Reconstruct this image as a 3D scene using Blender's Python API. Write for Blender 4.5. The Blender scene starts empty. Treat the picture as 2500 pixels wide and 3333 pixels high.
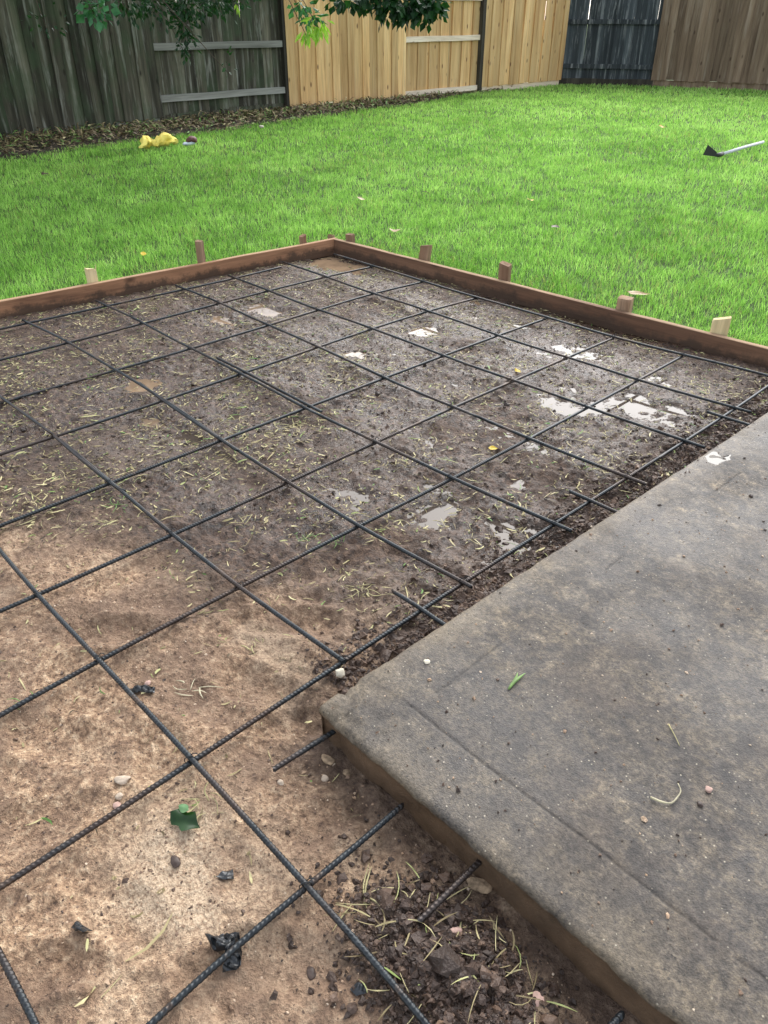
import bpy, math
import numpy as np

S = bpy.context.scene
COL = S.collection
rng = np.random.default_rng(7)

# ------------------------------------------------------------------ camera
cam_data = bpy.data.cameras.new('camera')
cam = bpy.data.objects.new('camera', cam_data)
COL.objects.link(cam)
CAM = (4.005, -3.316, 1.32)
cam_data.sensor_fit = 'VERTICAL'
cam_data.sensor_height = 36.0
cam_data.sensor_width = 27.0
cam_data.lens = 26.72
cam_data.clip_start = 0.02
cam_data.clip_end = 500
_p, _r, _y = math.radians(33.17), math.radians(0.12), math.radians(-46.18)
from mathutils import Matrix, Vector
_f = Vector((math.sin(_y)*math.cos(_p), math.cos(_y)*math.cos(_p), -math.sin(_p)))
_ri = Vector((math.cos(_y), -math.sin(_y), 0))
_up = _ri.cross(_f)
_r2 = _ri*math.cos(_r) + _up*math.sin(_r)
_u2 = -_ri*math.sin(_r) + _up*math.cos(_r)
cam.matrix_world = Matrix(((_r2.x, _u2.x, -_f.x, CAM[0]), (_r2.y, _u2.y, -_f.y, CAM[1]),
                           (_r2.z, _u2.z, -_f.z, CAM[2]), (0, 0, 0, 1)))
S.camera = cam

# ------------------------------------------------------------------ light
SUN_AZ, SUN_EL = math.radians(-29), math.radians(42)
world = bpy.data.worlds.new('World')
S.world = world
world.use_nodes = True
wn, wl = world.node_tree.nodes, world.node_tree.links
wn.clear()
sky = wn.new('ShaderNodeTexSky')
sky.sky_type = 'NISHITA'
sky.sun_disc = False
sky.sun_elevation = SUN_EL
sky.sun_rotation = SUN_AZ
sky.dust_density = 1.5
sky.air_density = 1.0
hs = wn.new('ShaderNodeHueSaturation')
hs.inputs['Saturation'].default_value = 0.34
bgn = wn.new('ShaderNodeBackground')
bgn.inputs['Strength'].default_value = 0.15
wo = wn.new('ShaderNodeOutputWorld')
wl.new(sky.outputs[0], hs.inputs['Color'])
wl.new(hs.outputs[0], bgn.inputs['Color'])
wl.new(bgn.outputs[0], wo.inputs['Surface'])
sun_data = bpy.data.lights.new('sun', 'SUN')
sun_data.energy = 1.0
sun_data.angle = math.radians(56)
sun_data.color = (1.0, 0.96, 0.9)
sun = bpy.data.objects.new('sun', sun_data)
COL.objects.link(sun)
_sd = Vector((math.sin(SUN_AZ)*math.cos(SUN_EL), math.cos(SUN_AZ)*math.cos(SUN_EL), math.sin(SUN_EL)))
sun.rotation_euler = _sd.to_track_quat('Z', 'Y').to_euler()
S.view_settings.view_transform = 'Standard'
S.view_settings.look = 'None'
S.view_settings.exposure = 1.5
S.view_settings.gamma = 1.0
S.render.engine = 'CYCLES'

# ------------------------------------------------------------------ helpers
def prop(o, label=None, cat=None, group=None, kind=None):
    if label: o['label'] = label
    if cat: o['category'] = cat
    if group: o['group'] = group
    if kind: o['kind'] = kind
    return o

def link(name, me, parent=None, loc=None, rot=None):
    o = bpy.data.objects.new(name, me)
    COL.objects.link(o)
    if parent: o.parent = parent
    if loc is not None: o.location = loc
    if rot is not None: o.rotation_euler = rot
    return o

def empty(name, loc, label, cat, group=None):
    o = link(name, None, loc=loc)
    o.empty_display_size = 0.1
    return prop(o, label, cat, group)

def mesh_np(name, V, F, mat, smooth=False, attrs=None):
    """V (n,3); F (m,k) with one k. attrs {name: per-vertex float or rgb}"""
    V = np.asarray(V, np.float32); F = np.asarray(F, np.int32)
    me = bpy.data.meshes.new(name)
    me.vertices.add(len(V)); me.vertices.foreach_set('co', V.ravel())
    k = F.shape[1]
    me.loops.add(F.size); me.loops.foreach_set('vertex_index', F.ravel())
    me.polygons.add(len(F))
    me.polygons.foreach_set('loop_start', np.arange(0, F.size, k, dtype=np.int32))
    me.polygons.foreach_set('loop_total', np.full(len(F), k, np.int32))
    me.polygons.foreach_set('use_smooth', np.full(len(F), smooth))
    me.update(calc_edges=True)
    if attrs:
        for n, a in attrs.items():
            a = np.asarray(a, np.float32)
            at = me.attributes.new(n, 'FLOAT', 'POINT'); at.data.foreach_set('value', a)
    me.materials.append(mat)
    return me

def mesh_mix(name, V, faces, mat, smooth=False):
    me = bpy.data.meshes.new(name)
    me.from_pydata([tuple(map(float, v)) for v in V], [], [tuple(map(int, f)) for f in faces])
    me.materials.append(mat)
    if smooth: me.polygons.foreach_set('use_smooth', [True]*len(me.polygons))
    me.update()
    return me

_lat = {}
def vn(x, y, s, seed=0):
    """value noise, -1..1"""
    if seed not in _lat:
        _lat[seed] = np.random.default_rng(1000+seed).uniform(-1, 1, (256, 256)).astype(np.float32)
    L = _lat[seed]
    X = np.asarray(x)/s + 1000.37; Y = np.asarray(y)/s + 1000.71
    i = np.floor(X).astype(np.int64); j = np.floor(Y).astype(np.int64)
    fx = X-i; fy = Y-j
    fx = fx*fx*fx*(fx*(fx*6-15)+10); fy = fy*fy*fy*(fy*(fy*6-15)+10)
    i0, i1, j0, j1 = i & 255, (i+1) & 255, j & 255, (j+1) & 255
    return (L[i0, j0]*(1-fx)+L[i1, j0]*fx)*(1-fy) + (L[i0, j1]*(1-fx)+L[i1, j1]*fx)*fy

def fbm(x, y, s, o=4, seed=0, g=0.5):
    t = 0; a = 1; n = 0
    for k in range(o):
        c, d = math.cos(k*1.1), math.sin(k*1.1)
        t = t + a*vn(x*c-y*d, x*d+y*c, s, seed+k); n += a; a *= g; s *= 0.5
    return t/n

def sstep(a, b, x):
    t = np.clip((x-a)/(b-a), 0, 1); return t*t*(3-2*t)

# ---- material helpers
def mat_new(name, rough=0.8, spec=0.5):
    m = bpy.data.materials.new(name); m.use_nodes = True
    nt = m.node_tree; b = nt.nodes['Principled BSDF']
    b.inputs['Roughness'].default_value = rough
    b.inputs['Specular IOR Level'].default_value = spec
    return m, nt, b

def N(nt, t, **kw):
    n = nt.nodes.new(t)
    for k, v in kw.items():
        if k in n.inputs: n.inputs[k].default_value = v
        else: setattr(n, k, v)
    return n

def noise(nt, vec, scale, detail=4, rough=0.55, dist=0.0):
    n = N(nt, 'ShaderNodeTexNoise'); n.inputs['Scale'].default_value = scale
    n.inputs['Detail'].default_value = detail; n.inputs['Roughness'].default_value = rough
    n.inputs['Distortion'].default_value = dist
    nt.links.new(vec, n.inputs['Vector']); return n.outputs['Fac']

def ramp(nt, fac, stops):
    r = N(nt, 'ShaderNodeValToRGB'); e = r.color_ramp.elements
    while len(e) < len(stops): e.new(0.5)
    for el, (p, c) in zip(e, stops):
        el.position = p; el.color = (*c, 1) if len(c) == 3 else c
    nt.links.new(fac, r.inputs[0]); return r.outputs[0]

def mix(nt, fac, a, b, mode='MIX'):
    m = N(nt, 'ShaderNodeMix', data_type='RGBA', blend_type=mode)
    for s, v in ((m.inputs[0], fac), (m.inputs[6], a), (m.inputs[7], b)):
        if isinstance(v, (int, float)): s.default_value = v
        elif isinstance(v, tuple): s.default_value = (*v, 1) if len(v) == 3 else v
        else: nt.links.new(v, s)
    return m.outputs[2]

def mth(nt, op, a, b=None, c=None, clamp=False):
    m = N(nt, 'ShaderNodeMath', operation=op); m.use_clamp = clamp
    for i, v in enumerate((a, b, c)):
        if v is None: continue
        if isinstance(v, (int, float)): m.inputs[i].default_value = v
        else: nt.links.new(v, m.inputs[i])
    return m.outputs[0]

def g3(v): return (v, v, v)

def objvec(nt, scale=(1, 1, 1), rnd=True):
    tc = N(nt, 'ShaderNodeTexCoord')
    mp = N(nt, 'ShaderNodeMapping'); mp.inputs['Scale'].default_value = scale
    nt.links.new(tc.outputs['Object'], mp.inputs['Vector'])
    oi = N(nt, 'ShaderNodeObjectInfo')
    if rnd:
        cx = N(nt, 'ShaderNodeCombineXYZ')
        nt.links.new(mth(nt, 'MULTIPLY', oi.outputs['Random'], 37.0), cx.inputs[0])
        nt.links.new(mth(nt, 'MULTIPLY', oi.outputs['Random'], 91.0), cx.inputs[2])
        nt.links.new(cx.outputs[0], mp.inputs['Location'])
    return mp.outputs[0], oi.outputs['Random']

def bump(nt, b, h, strength=0.5, dist=0.01):
    bp = N(nt, 'ShaderNodeBump'); bp.inputs['Strength'].default_value = strength
    bp.inputs['Distance'].default_value = dist
    nt.links.new(h, bp.inputs['Height']); nt.links.new(bp.outputs[0], b.inputs['Normal'])

def wood(name, stops, var=0.25, mud=0, streak=None, streak_amt=0.5, knots=None, rough=0.85, long_axis=2, green=None):
    """boards: grain along one object axis, colour shifts per board"""
    m, nt, b = mat_new(name, rough, 0.25)
    sc = [9.0, 9.0, 9.0]; sc[long_axis] = 0.7
    v, rnd = objvec(nt, tuple(sc))
    f1 = noise(nt, v, 1.0, 5, 0.6, 0.3)
    col = ramp(nt, f1, stops)
    sc2 = [60.0, 60.0, 60.0]; sc2[long_axis] = 2.0
    v2, _ = objvec(nt, tuple(sc2))
    f2 = noise(nt, v2, 1.0, 4, 0.65, 0.2)
    col = mix(nt, 0.55, col, ramp(nt, f2, [(0.25, g3(0.35)), (0.5, g3(0.9)), (0.8, g3(1.25))]), 'MULTIPLY')
    # board to board
    rr = ramp(nt, rnd, [(0.0, g3(1-var)), (0.5, g3(1.0)), (1.0, g3(1+var))])
    col = mix(nt, 1.0, col, rr, 'MULTIPLY')
    if streak:
        sc3 = [14.0, 14.0, 14.0]; sc3[long_axis] = 1.1
        v3, _ = objvec(nt, tuple(sc3))
        f3 = noise(nt, v3, 1.0, 5, 0.7, 0.5)
        col = mix(nt, mth(nt, 'MULTIPLY', ramp(nt, f3, [(0.52, g3(0)), (0.68, g3(1))]), streak_amt), col, streak)
    if green:
        v5, _ = objvec(nt, (2.0, 2.0, 1.6))
        f5 = noise(nt, v5, 1.0, 4, 0.6)
        col = mix(nt, mth(nt, 'MULTIPLY', ramp(nt, f5, [(0.46, g3(0)), (0.64, g3(1))]), 0.55), col, green)
    if knots:
        sc4 = [7.0, 7.0, 7.0]; sc4[long_axis] = 3.2
        v4, _ = objvec(nt, tuple(sc4))
        vo = N(nt, 'ShaderNodeTexVoronoi'); nt.links.new(v4, vo.inputs['Vector']); vo.inputs['Scale'].default_value = 1.0
        kk = ramp(nt, vo.outputs['Distance'], [(0.07, g3(1)), (0.16, g3(0))])
        col = mix(nt, mth(nt, 'MULTIPLY', kk, 0.85), col, knots)
    if mud:
        tcm = N(nt, 'ShaderNodeTexCoord'); sz_ = N(nt, 'ShaderNodeSeparateXYZ'); nt.links.new(tcm.outputs['Object'], sz_.inputs[0])
        nm_ = noise(nt, tcm.outputs['Object'], 9, 6, .75)
        hz = mth(nt, 'ADD', mth(nt, 'MULTIPLY', sz_.outputs[2], -8.0), mth(nt, 'MULTIPLY', nm_, 1.6))
        col = mix(nt, mth(nt, 'MULTIPLY', ramp(nt, hz, [(0.28, g3(0)), (0.55, g3(1))]), mud), col, (0.055, 0.036, 0.025))
        # paler top edge: the light it catches, put into the colour
        col = mix(nt, ramp(nt, mth(nt, 'MULTIPLY', sz_.outputs[2], 5.0), [(0.508, g3(0)), (0.515, g3(.55))]), col, (0.50, 0.34, 0.21))
    nt.links.new(col, b.inputs['Base Color'])
    bump(nt, b, f2, 0.5, 0.004)
    return m

M = {}
M['old_wood'] = wood('old_wood', [(0.28, (0.018, 0.017, 0.012)), (0.45, (0.062, 0.058, 0.040)), (0.7, (0.15, 0.14, 0.10))], 0.6,
                     streak=(0.36, 0.37, 0.32), streak_amt=0.6, knots=(0.02, 0.018, 0.012), green=(0.045, 0.080, 0.036))
M['old_wood_rail'] = wood('old_wood_rail', [(0.25, (0.14, 0.14, 0.12)), (0.5, (0.25, 0.25, 0.22)), (0.75, (0.36, 0.36, 0.32))], 0.15, long_axis=1)
M['cedar'] = wood('cedar', [(0.22, (0.38, 0.20, 0.08)), (0.45, (0.64, 0.41, 0.18)), (0.75, (0.78, 0.57, 0.29))], 0.28,
                  streak=(0.38, 0.22, 0.12), streak_amt=0.30, knots=(0.13, 0.06, 0.03))
M['cedar_rail'] = wood('cedar_rail', [(0.22, (0.55, 0.43, 0.30)), (0.5, (0.74, 0.62, 0.47)), (0.75, (0.85, 0.75, 0.60))], 0.1, long_axis=1, knots=(0.25, 0.15, 0.09))
M['blue_wood'] = wood('blue_wood', [(0.3, (0.022, 0.028, 0.032)), (0.55, (0.05, 0.06, 0.066)), (0.8, (0.10, 0.115, 0.12))], 0.35,
                      streak=(0.32, 0.34, 0.34), streak_amt=0.6)
M['brown_wood'] = wood('brown_wood', [(0.25, (0.09, 0.06, 0.04)), (0.5, (0.19, 0.135, 0.09)), (0.75, (0.27, 0.21, 0.15))], 0.25,
                       streak=(0.34, 0.29, 0.23), streak_amt=0.35, knots=(0.05, 0.03, 0.02))
M['form_wood'] = wood('form_wood', [(0.25, (0.16, 0.075, 0.04)), (0.5, (0.30, 0.155, 0.085)), (0.75, (0.40, 0.22, 0.125))], 0.05, mud=.85,
                      streak=(0.10, 0.05, 0.03), streak_amt=0.8, knots=(0.04, 0.02, 0.012), long_axis=0)
M['form_shaded'] = wood('form_shaded', [(0.25, (0.07, 0.036, 0.022)), (0.5, (0.15, 0.08, 0.048)), (0.75, (0.24, 0.135, 0.08))], 0.05, mud=.8,
                      streak=(0.05, 0.03, 0.02), streak_amt=0.7, knots=(0.04, 0.02, 0.015), long_axis=0)  # stained board; shade on its inner face is put into the darker colour
M['stake_pale'] = wood('stake_pale', [(0.25, (0.45, 0.35, 0.18)), (0.5, (0.62, 0.50, 0.28)), (0.75, (0.72, 0.60, 0.36))], 0.05)
M['stake_brown'] = wood('stake_brown', [(0.25, (0.14, 0.075, 0.045)), (0.5, (0.27, 0.165, 0.10)), (0.75, (0.42, 0.29, 0.19))], 0.25, streak=(0.08, 0.05, 0.03))
M['dark_post'] = wood('dark_post', [(0.25, (0.02, 0.017, 0.013)), (0.5, (0.045, 0.04, 0.03)), (0.75, (0.09, 0.08, 0.06))], 0.1)

# ------------------------------------------------------------------ terrain
BC = (-0.024, 0.079, -0.030)[:2]            # inside corner of the form boards
BL = (-0.209, -2.078, -0.030)[:2]
BR = (2.869, 0.196, -0.030)[:2]
BC, BL, BR = np.array(BC), np.array(BL), np.array(BR)
dl = (BL-BC); dl /= np.linalg.norm(dl)
dr = (BR-BC); dr /= np.linalg.norm(dr)
SLX0, SLY0 = 3.068, -2.625           # outer corner of the concrete patio
SLTOP = 0.062

DIPS = [  # puddle bowls (x, y, radius along x, radius along y, depth)
    (*(1.363, -0.110, -0.030)[:2], .13, .16, .028), (*(1.378, -0.598, -0.030)[:2], .12, .08, .02), (*(2.078, -0.219, -0.030)[:2], .16, .22, .028),
    (*(2.683, -0.567, -0.030)[:2], .19, .16, .03), (*(2.576, -0.761, -0.030)[:2], .14, .12, .026), (*(2.445, -0.765, -0.030)[:2], .10, .08, .022),
    (*(2.824, -0.562, -0.030)[:2], .10, .12, .024), (*(1.969, -0.845, -0.030)[:2], .12, .10, .02), (*(1.612, -0.884, -0.030)[:2], .14, .10, .02),
    (*(1.410, -1.011, -0.030)[:2], .13, .12, .026), (*(0.147, -0.075, -0.030)[:2], .30, .18, .026), (*(1.128, -2.533, -0.030)[:2], .12, .14, .03), (*(1.605, -2.059, -0.030)[:2], .09, .07, .028),
    (*(1.558, -1.832, -0.030)[:2], .045, .045, .03), (*(1.576, -1.731, -0.030)[:2], .045, .04, .028), (*(1.781, -1.749, -0.030)[:2], .06, .05, .026), (*(1.375, -2.098, -0.030)[:2], .15, .10, .022),
    (*(0.995, -1.931, -0.030)[:2], .15, .10, .018), (*(0.574, -0.944, -0.030)[:2], .18, .10, .018), (*(0.577, -1.217, -0.030)[:2], .16, .1, .018), (*(2.315, -0.186, -0.030)[:2], .12, .2, .02),
    (*(2.562, -0.243, -0.030)[:2], .14, .10, .02), (*(1.809, -2.231, -0.030)[:2], .08, .06, .02), (*(2.756, -1.707, -0.030)[:2], .10, .07, .034), (*(2.880, -1.641, -0.030)[:2], .08, .06, .030), (*(2.641, -1.800, -0.030)[:2], .07, .04, .026), (*(1.719, -0.117, -0.030)[:2], .10, .10, .022), (*(2.641, 0.034, -0.030)[:2], .10, .08, .022), (*(1.964, -0.471, -0.030)[:2], .12, .08, .024), (*(2.430, -2.143, -0.030)[:2], .05, .04, .024), (*(1.427, -0.477, -0.030)[:2], .1, .1, .02)]
DENTS = [(*(2.436, -2.811, -0.030)[:2], .13, .05, .9, .012), (*(2.682, -3.056, -0.030)[:2], .13, .05, .5, .010), (*(2.846, -3.186, -0.030)[:2], .12, .05, 1.2, .010), (*(2.858, -2.630, -0.030)[:2], .13, .05, .3, .010),
         (*(2.890, -2.911, -0.030)[:2], .10, .045, -.4, .008), (*(3.010, -2.637, -0.030)[:2], .08, .04, 1.0, .010), (*(3.403, -2.987, -0.030)[:2], .11, .045, .7, .010), (*(3.123, -3.140, -0.030)[:2], .12, .05, .2, .010), (*(3.135, -3.289, -0.030)[:2], .10, .04, 1.0, .012),
         (*(2.718, -2.438, -0.030)[:2], .13, .05, .8, .012), (*(2.785, -2.012, -0.030)[:2], .13, .05, .2, .012), (*(2.633, -2.204, -0.030)[:2], .11, .05, 1.4, .012), (*(3.381, -3.084, -0.030)[:2], .08, .04, .3, .008), (*(3.246, -2.752, -0.030)[:2], .09, .04, 1.5, .008)]
WATER = -0.0445

def bed_height(x, y):
    x = np.asarray(x, np.float64); y = np.asarray(y, np.float64)
    z = -0.030 + 0.008*fbm(x, y, 0.9, 3, 1)
    far = sstep(-1.2, -2.4, y + 0.35*(3.0-x)*0)          # 0 far .. 1 near
    near = sstep(1.4, 2.6, x - 0.5*(y+2.2)) 
    rough = 0.006 + 0.0045*sstep(1.2, 2.6, x)*sstep(-3.2, -2.2, y)*sstep(-0.2, -0.9, y)
    z = z + rough*(fbm(x, y, 0.12, 5, 10, 0.66)*2.8)
    # torn clods: ridged small noise
    r = 1-np.abs(fbm(x, y, 0.045, 3, 20))*2
    z = z + 0.008*(np.clip(r, 0, 1)**2)*sstep(.9, .2, sand_mask(x, y))*sstep(-.15, .35, fbm(x, y, .42, 3, 33)) + 0.002*(np.clip(r, 0, 1)**2)*(0.35 + 0.65*sstep(-0.1, 0.35, fbm(x, y, 0.5, 2, 31)))
    # cut and heaped strip along the patio, and a trench right against it
    ds = SLX0 - x
    strip = np.exp(-((ds-0.14)/0.11)**2)*sstep(SLY0-0.1, SLY0+0.2, y)
    z = z + strip*(0.012*fbm(x, y, 0.07, 4, 40, .65) + 0.004)
    z = z - 0.012*sstep(0.07, 0.0, ds)*sstep(SLY0-.15, SLY0, y)
    # near sandy fill: softer, broad dents; lower by the patio lip
    nb = sstep(-2.1, -2.6, y)*sstep(1.6, 2.4, x)
    z = z + nb*0.007*fbm(x, y, 0.32, 3, 50)
    z = z + 0.0035*fbm(x, y, 0.035, 3, 52, .65)*sstep(-1.6, -2.2, y)
    z = z + nb*0.006*np.clip(fbm(x, y, .16, 4, 53, .6), -.1, 1)
    dy = SLY0 - y
    z = z - 0.006*sstep(0.16, 0.02, dy)*sstep(SLX0-.1, SLX0+.1, x)*(0.8+.4*vn(x, y, .15, 55))
    px, py = (3.594, -2.788, -0.020)[:2]
    dd = np.hypot((x-px-.02)/0.19, (y-py)/0.13)
    z = z + 0.024*sstep(1.25, 0.2, dd)*(1+1.3*fbm(x, y, 0.045, 3, 60, .7))
    for (cx, cy, rx, ry, an, dp) in DENTS:
        c_, s_ = math.cos(an), math.sin(an); u = (x-cx)*c_+(y-cy)*s_; v = -(x-cx)*s_+(y-cy)*c_
        q = np.clip((u/rx)**2+(v/ry)**2, 0, 9)
        dp = dp*1.6; z = z - dp*np.exp(-q**2) + dp*.45*np.exp(-((np.sqrt(q)-1.35)/.22)**2)*(.6+.6*vn(x, y, .06, 71))
    for (cx, cy, rx, ry, dp) in DIPS:
        m = (np.abs(x-cx) < 3*rx) & (np.abs(y-cy) < 3*ry)
        if m.any():
            q = ((x-cx)/rx)**2 + ((y-cy)/ry)**2
            wide = cx > 1.0
            if wide: q = q*.8
            z = z - np.where(m, dp*(.55 if wide else 1.35)*np.exp(-q*1.1)*(0.95+(1.3 if wide else .3)*fbm(x, y, 0.08, 4, 70, .7)), 0)
    # bed lies a little higher along the boards
    return z

def sand_mask(x, y):
    n = fbm(x, y, 0.5, 4, 80, .6)
    # diagonal: near left is the sandy fill
    d = (x-1.55)*0.62 + (-y-2.0)*0.9
    return sstep(0.42, 1.35, d + 0.75*n)

def axis(a, b, s0, s1, focus):
    """graded spacing: s0 at the focus, growing to s1 away from it"""
    out = [a]; 
    while out[-1] < b:
        t = min(1, abs(out[-1]-focus)/2.5); out.append(out[-1] + s0 + (s1-s0)*t)
    return np.array(out)

ax = axis(-0.6, 5.6, 0.0048, 0.0125, 3.1)
ay = axis(-6.2, 0.5, 0.0048, 0.0115, -2.75)
ay = ay[(ay > -4.6)]
X, Y = np.meshgrid(ax, ay, indexing='ij')
Z = bed_height(X, Y)
# outside the boards the sheet dives under the lawn soil
def side(p, d, x, y): return (x-p[0])*d[1]-(y-p[1])*d[0]
outL = side(BC, dl, X, Y); outR = -side(BC, dr, X, Y)
dout = np.maximum(np.where(outL > 0, outL, 0), np.where(outR > 0, outR, 0))
if side(BC, dl, 2., -2.) > 0: dout = np.maximum(np.where(outL < 0, -outL, 0), np.where(outR < 0, -outR, 0))
Z = Z - np.clip(dout-0.02, 0, 1)*1.5
keep = ~((X > SLX0+0.12) & (Y > SLY0+0.12)) & (dout < 0.12)
ni, nj = X.shape
idx = np.arange(ni*nj).reshape(ni, nj)
q = np.stack([idx[:-1, :-1], idx[1:, :-1], idx[1:, 1:], idx[:-1, 1:]], -1).reshape(-1, 4)
kf = (keep[:-1, :-1] & keep[1:, :-1] & keep[1:, 1:] & keep[:-1, 1:]).ravel()
q = q[kf]
used = np.zeros(ni*nj, bool); used[q.ravel()] = True
remap = np.cumsum(used)-1
V = np.stack([X, Y, Z], -1).reshape(-1, 3)[used]; q = remap[q]
sandv = sand_mask(V[:, 0], V[:, 1])
SX, SY = SLX0-V[:, 0], V[:, 1]
wetv = sstep(0.75, 0.1, sandv)
stripv = np.exp(-(SX/0.22)**2)*sstep(SLY0-0.15, SLY0+0.1, V[:, 1])
# dark topsoil in the strip and the little heap; darker ground along the lip
_px, _py = (3.594, -2.788, -0.020)[:2]
heapv = sstep(1.25, 0.7, np.hypot((V[:, 0]-_px-.02)/0.19, (V[:, 1]-_py)/0.13) + 0.35*fbm(V[:, 0], V[:, 1], .1, 3, 90))
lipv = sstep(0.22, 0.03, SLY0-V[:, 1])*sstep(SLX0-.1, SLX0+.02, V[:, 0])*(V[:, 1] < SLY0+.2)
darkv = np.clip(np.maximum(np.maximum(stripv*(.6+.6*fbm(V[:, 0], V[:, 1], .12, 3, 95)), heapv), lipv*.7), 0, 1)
palev = np.exp(-(((V[:, 0]-(3.182, -3.002, -0.030)[0])/0.17)**2 + ((V[:, 1]-(3.182, -3.002, -0.030)[1])/0.12)**2))*1.3
palev = np.clip(palev*(.55+1.5*fbm(V[:, 0], V[:, 1], 0.12, 4, 97, .65)) + .55*sandv*sstep(.1, .5, fbm(V[:, 0], V[:, 1], .2, 4, 98, .6)), 0, .85)
shadev = np.clip(0.5+0.5*fbm(V[:, 0], V[:, 1], 0.28, 4, 99, .6), 0, 1)

wetm = .9*sstep(.2, 1.3, V[:, 0])*sstep(-2.7, -2.1, V[:, 1])*sstep(-.45, .1, fbm(V[:, 0], V[:, 1], .35, 3, 88))
for (cx, cy, rx, ry, dp) in DIPS:
    wetm = np.maximum(wetm, np.exp(-(((V[:, 0]-cx)/rx)**2+((V[:, 1]-cy)/ry)**2)*.30))
_c = (2.766, -1.696, -0.030)[:2]; wetm = np.maximum(wetm, np.exp(-(((V[:, 0]-_c[0])/.32)**2+((V[:, 1]-_c[1])/.2)**2)))
wetm = np.clip(wetm, 0, 1)
m, nt, b = mat_new('mud', 0.5, 0.5)
tc = N(nt, 'ShaderNodeTexCoord'); ov = tc.outputs['Object']
def attr(nt, n):
    a = N(nt, 'ShaderNodeAttribute'); a.attribute_name = n; return a.outputs['Fac']
a_s, a_d, a_p, a_v = attr(nt, 'sand'), attr(nt, 'dark'), attr(nt, 'pale'), attr(nt, 'vary')
n1 = noise(nt, ov, 9, 6, .62); n2 = noise(nt, ov, 60, 5, .65); n3 = noise(nt, ov, 150, 3, .7); n4 = noise(nt, ov, 2.2, 4, .6)
sandc = ramp(nt, n2, [(0.30, (0.085, 0.046, 0.027)), (0.41, (0.25, 0.150, 0.086)), (0.53, (0.42, 0.275, 0.165)), (0.70, (0.70, 0.52, 0.34))])
sandc = mix(nt, 0.7, sandc, ramp(nt, n3, [(0.32, g3(0.45)), (0.5, g3(1.0)), (0.7, g3(1.3))]), 'MULTIPLY')
sandc = mix(nt, mth(nt, 'MULTIPLY', ramp(nt, n1, [(0.48, g3(0)), (0.58, g3(1))]), 0.38), sandc, (0.17, 0.105, 0.068))
sandc = mix(nt, mth(nt, 'MULTIPLY', ramp(nt, a_v, [(0.42, g3(1)), (0.60, g3(0))]), 0.62), sandc, (0.15, 0.092, 0.060))
sandc = mix(nt, a_p, sandc, mix(nt, ramp(nt, n3, [(0.35, g3(0)), (0.6, g3(1))]), (0.30, 0.20, 0.125), (0.66, 0.51, 0.35)))
n5 = noise(nt, ov, 26, 5, .7, .6)
mudc = ramp(nt, n2, [(0.30, (0.012, 0.007, 0.005)), (0.46, (0.060, 0.033, 0.020)), (0.60, (0.115, 0.068, 0.042)), (0.76, (0.20, 0.13, 0.083))])
mudc = mix(nt, 0.85, mudc, ramp(nt, n5, [(0.38, g3(0.28)), (0.5, g3(1.0)), (0.64, g3(1.6))]), 'MULTIPLY')
mudc = mix(nt, ramp(nt, n1, [(0.45, g3(0)), (0.68, g3(0.5))]), mudc, (0.11, 0.070, 0.048))
mudc = mix(nt, mth(nt, 'MULTIPLY', ramp(nt, a_v, [(0.45, g3(0)), (0.75, g3(1))]), 0.4), mudc, (0.13, 0.088, 0.060))
col = mix(nt, a_s, mudc, sandc)
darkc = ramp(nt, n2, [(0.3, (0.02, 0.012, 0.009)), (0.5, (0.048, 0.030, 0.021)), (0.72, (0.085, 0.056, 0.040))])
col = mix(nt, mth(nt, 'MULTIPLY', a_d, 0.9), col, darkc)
col = mix(nt, mth(nt, 'MULTIPLY', attr(nt, 'wet'), .55), col, mix(nt, 1.0, col, (0.55, 0.50, 0.46), 'MULTIPLY'))
nt.links.new(col, b.inputs['Base Color'])
rw = ramp(nt, n1, [(0.36, g3(0.45)), (0.50, g3(0.70)), (0.65, g3(0.85))])
wl_ = attr(nt, 'wet')
rw = mix(nt, wl_, rw, ramp(nt, mth(nt, 'ADD', mth(nt, 'MULTIPLY', n1, .5), mth(nt, 'MULTIPLY', n5, .5)), [(0.42, g3(0.10)), (0.52, g3(0.19)), (0.62, g3(0.42))]))
nt.links.new(mix(nt, a_s, rw, g3(0.8)), b.inputs['Roughness'])
hh = mth(nt, 'ADD', mth(nt, 'MULTIPLY', n2, 1.0), mth(nt, 'MULTIPLY', n3, 0.6))
hh = mth(nt, 'ADD', hh, mth(nt, 'MULTIPLY', n5, 1.2))
bump(nt, b, hh, 1.0, 0.012)
_bn = b.inputs['Normal'].links[0].from_node
nt.links.new(mth(nt, 'SUBTRACT', 1.0, mth(nt, 'MULTIPLY', wl_, .35)), _bn.inputs['Strength'])
M['mud'] = m
me = mesh_np('mud_bed', V, q, m, True, {'sand': sandv, 'dark': darkv, 'pale': palev, 'vary': shadev, 'wet': wetm})
prop(link('mud_bed', me), kind='structure')

# ---- puddle water: one level sheet, shows wherever the bed dips under it
m, nt, b = mat_new('puddle_water', 0.06, 0.42)
b.inputs['IOR'].default_value = 1.33
tc = N(nt, 'ShaderNodeTexCoord')
pn = noise(nt, tc.outputs['Object'], 5, 3)
nt.links.new(ramp(nt, pn, [(0.4, (0.20, 0.14, 0.09)), (0.62, (0.34, 0.235, 0.145))]), b.inputs['Base Color'])
sx_ = N(nt, 'ShaderNodeSeparateXYZ'); nt.links.new(tc.outputs['Object'], sx_.inputs[0])
_old = b.inputs['Base Color'].links[0].from_socket
nt.links.new(mix(nt, ramp(nt, mth(nt, 'MULTIPLY', sx_.outputs[0], .33), [(.40, g3(0)), (.52, g3(1))]), _old, (0.075, 0.058, 0.046)), b.inputs['Base Color'])
bump(nt, b, noise(nt, tc.outputs['Object'], 30, 2), 0.06, 0.003)
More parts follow.
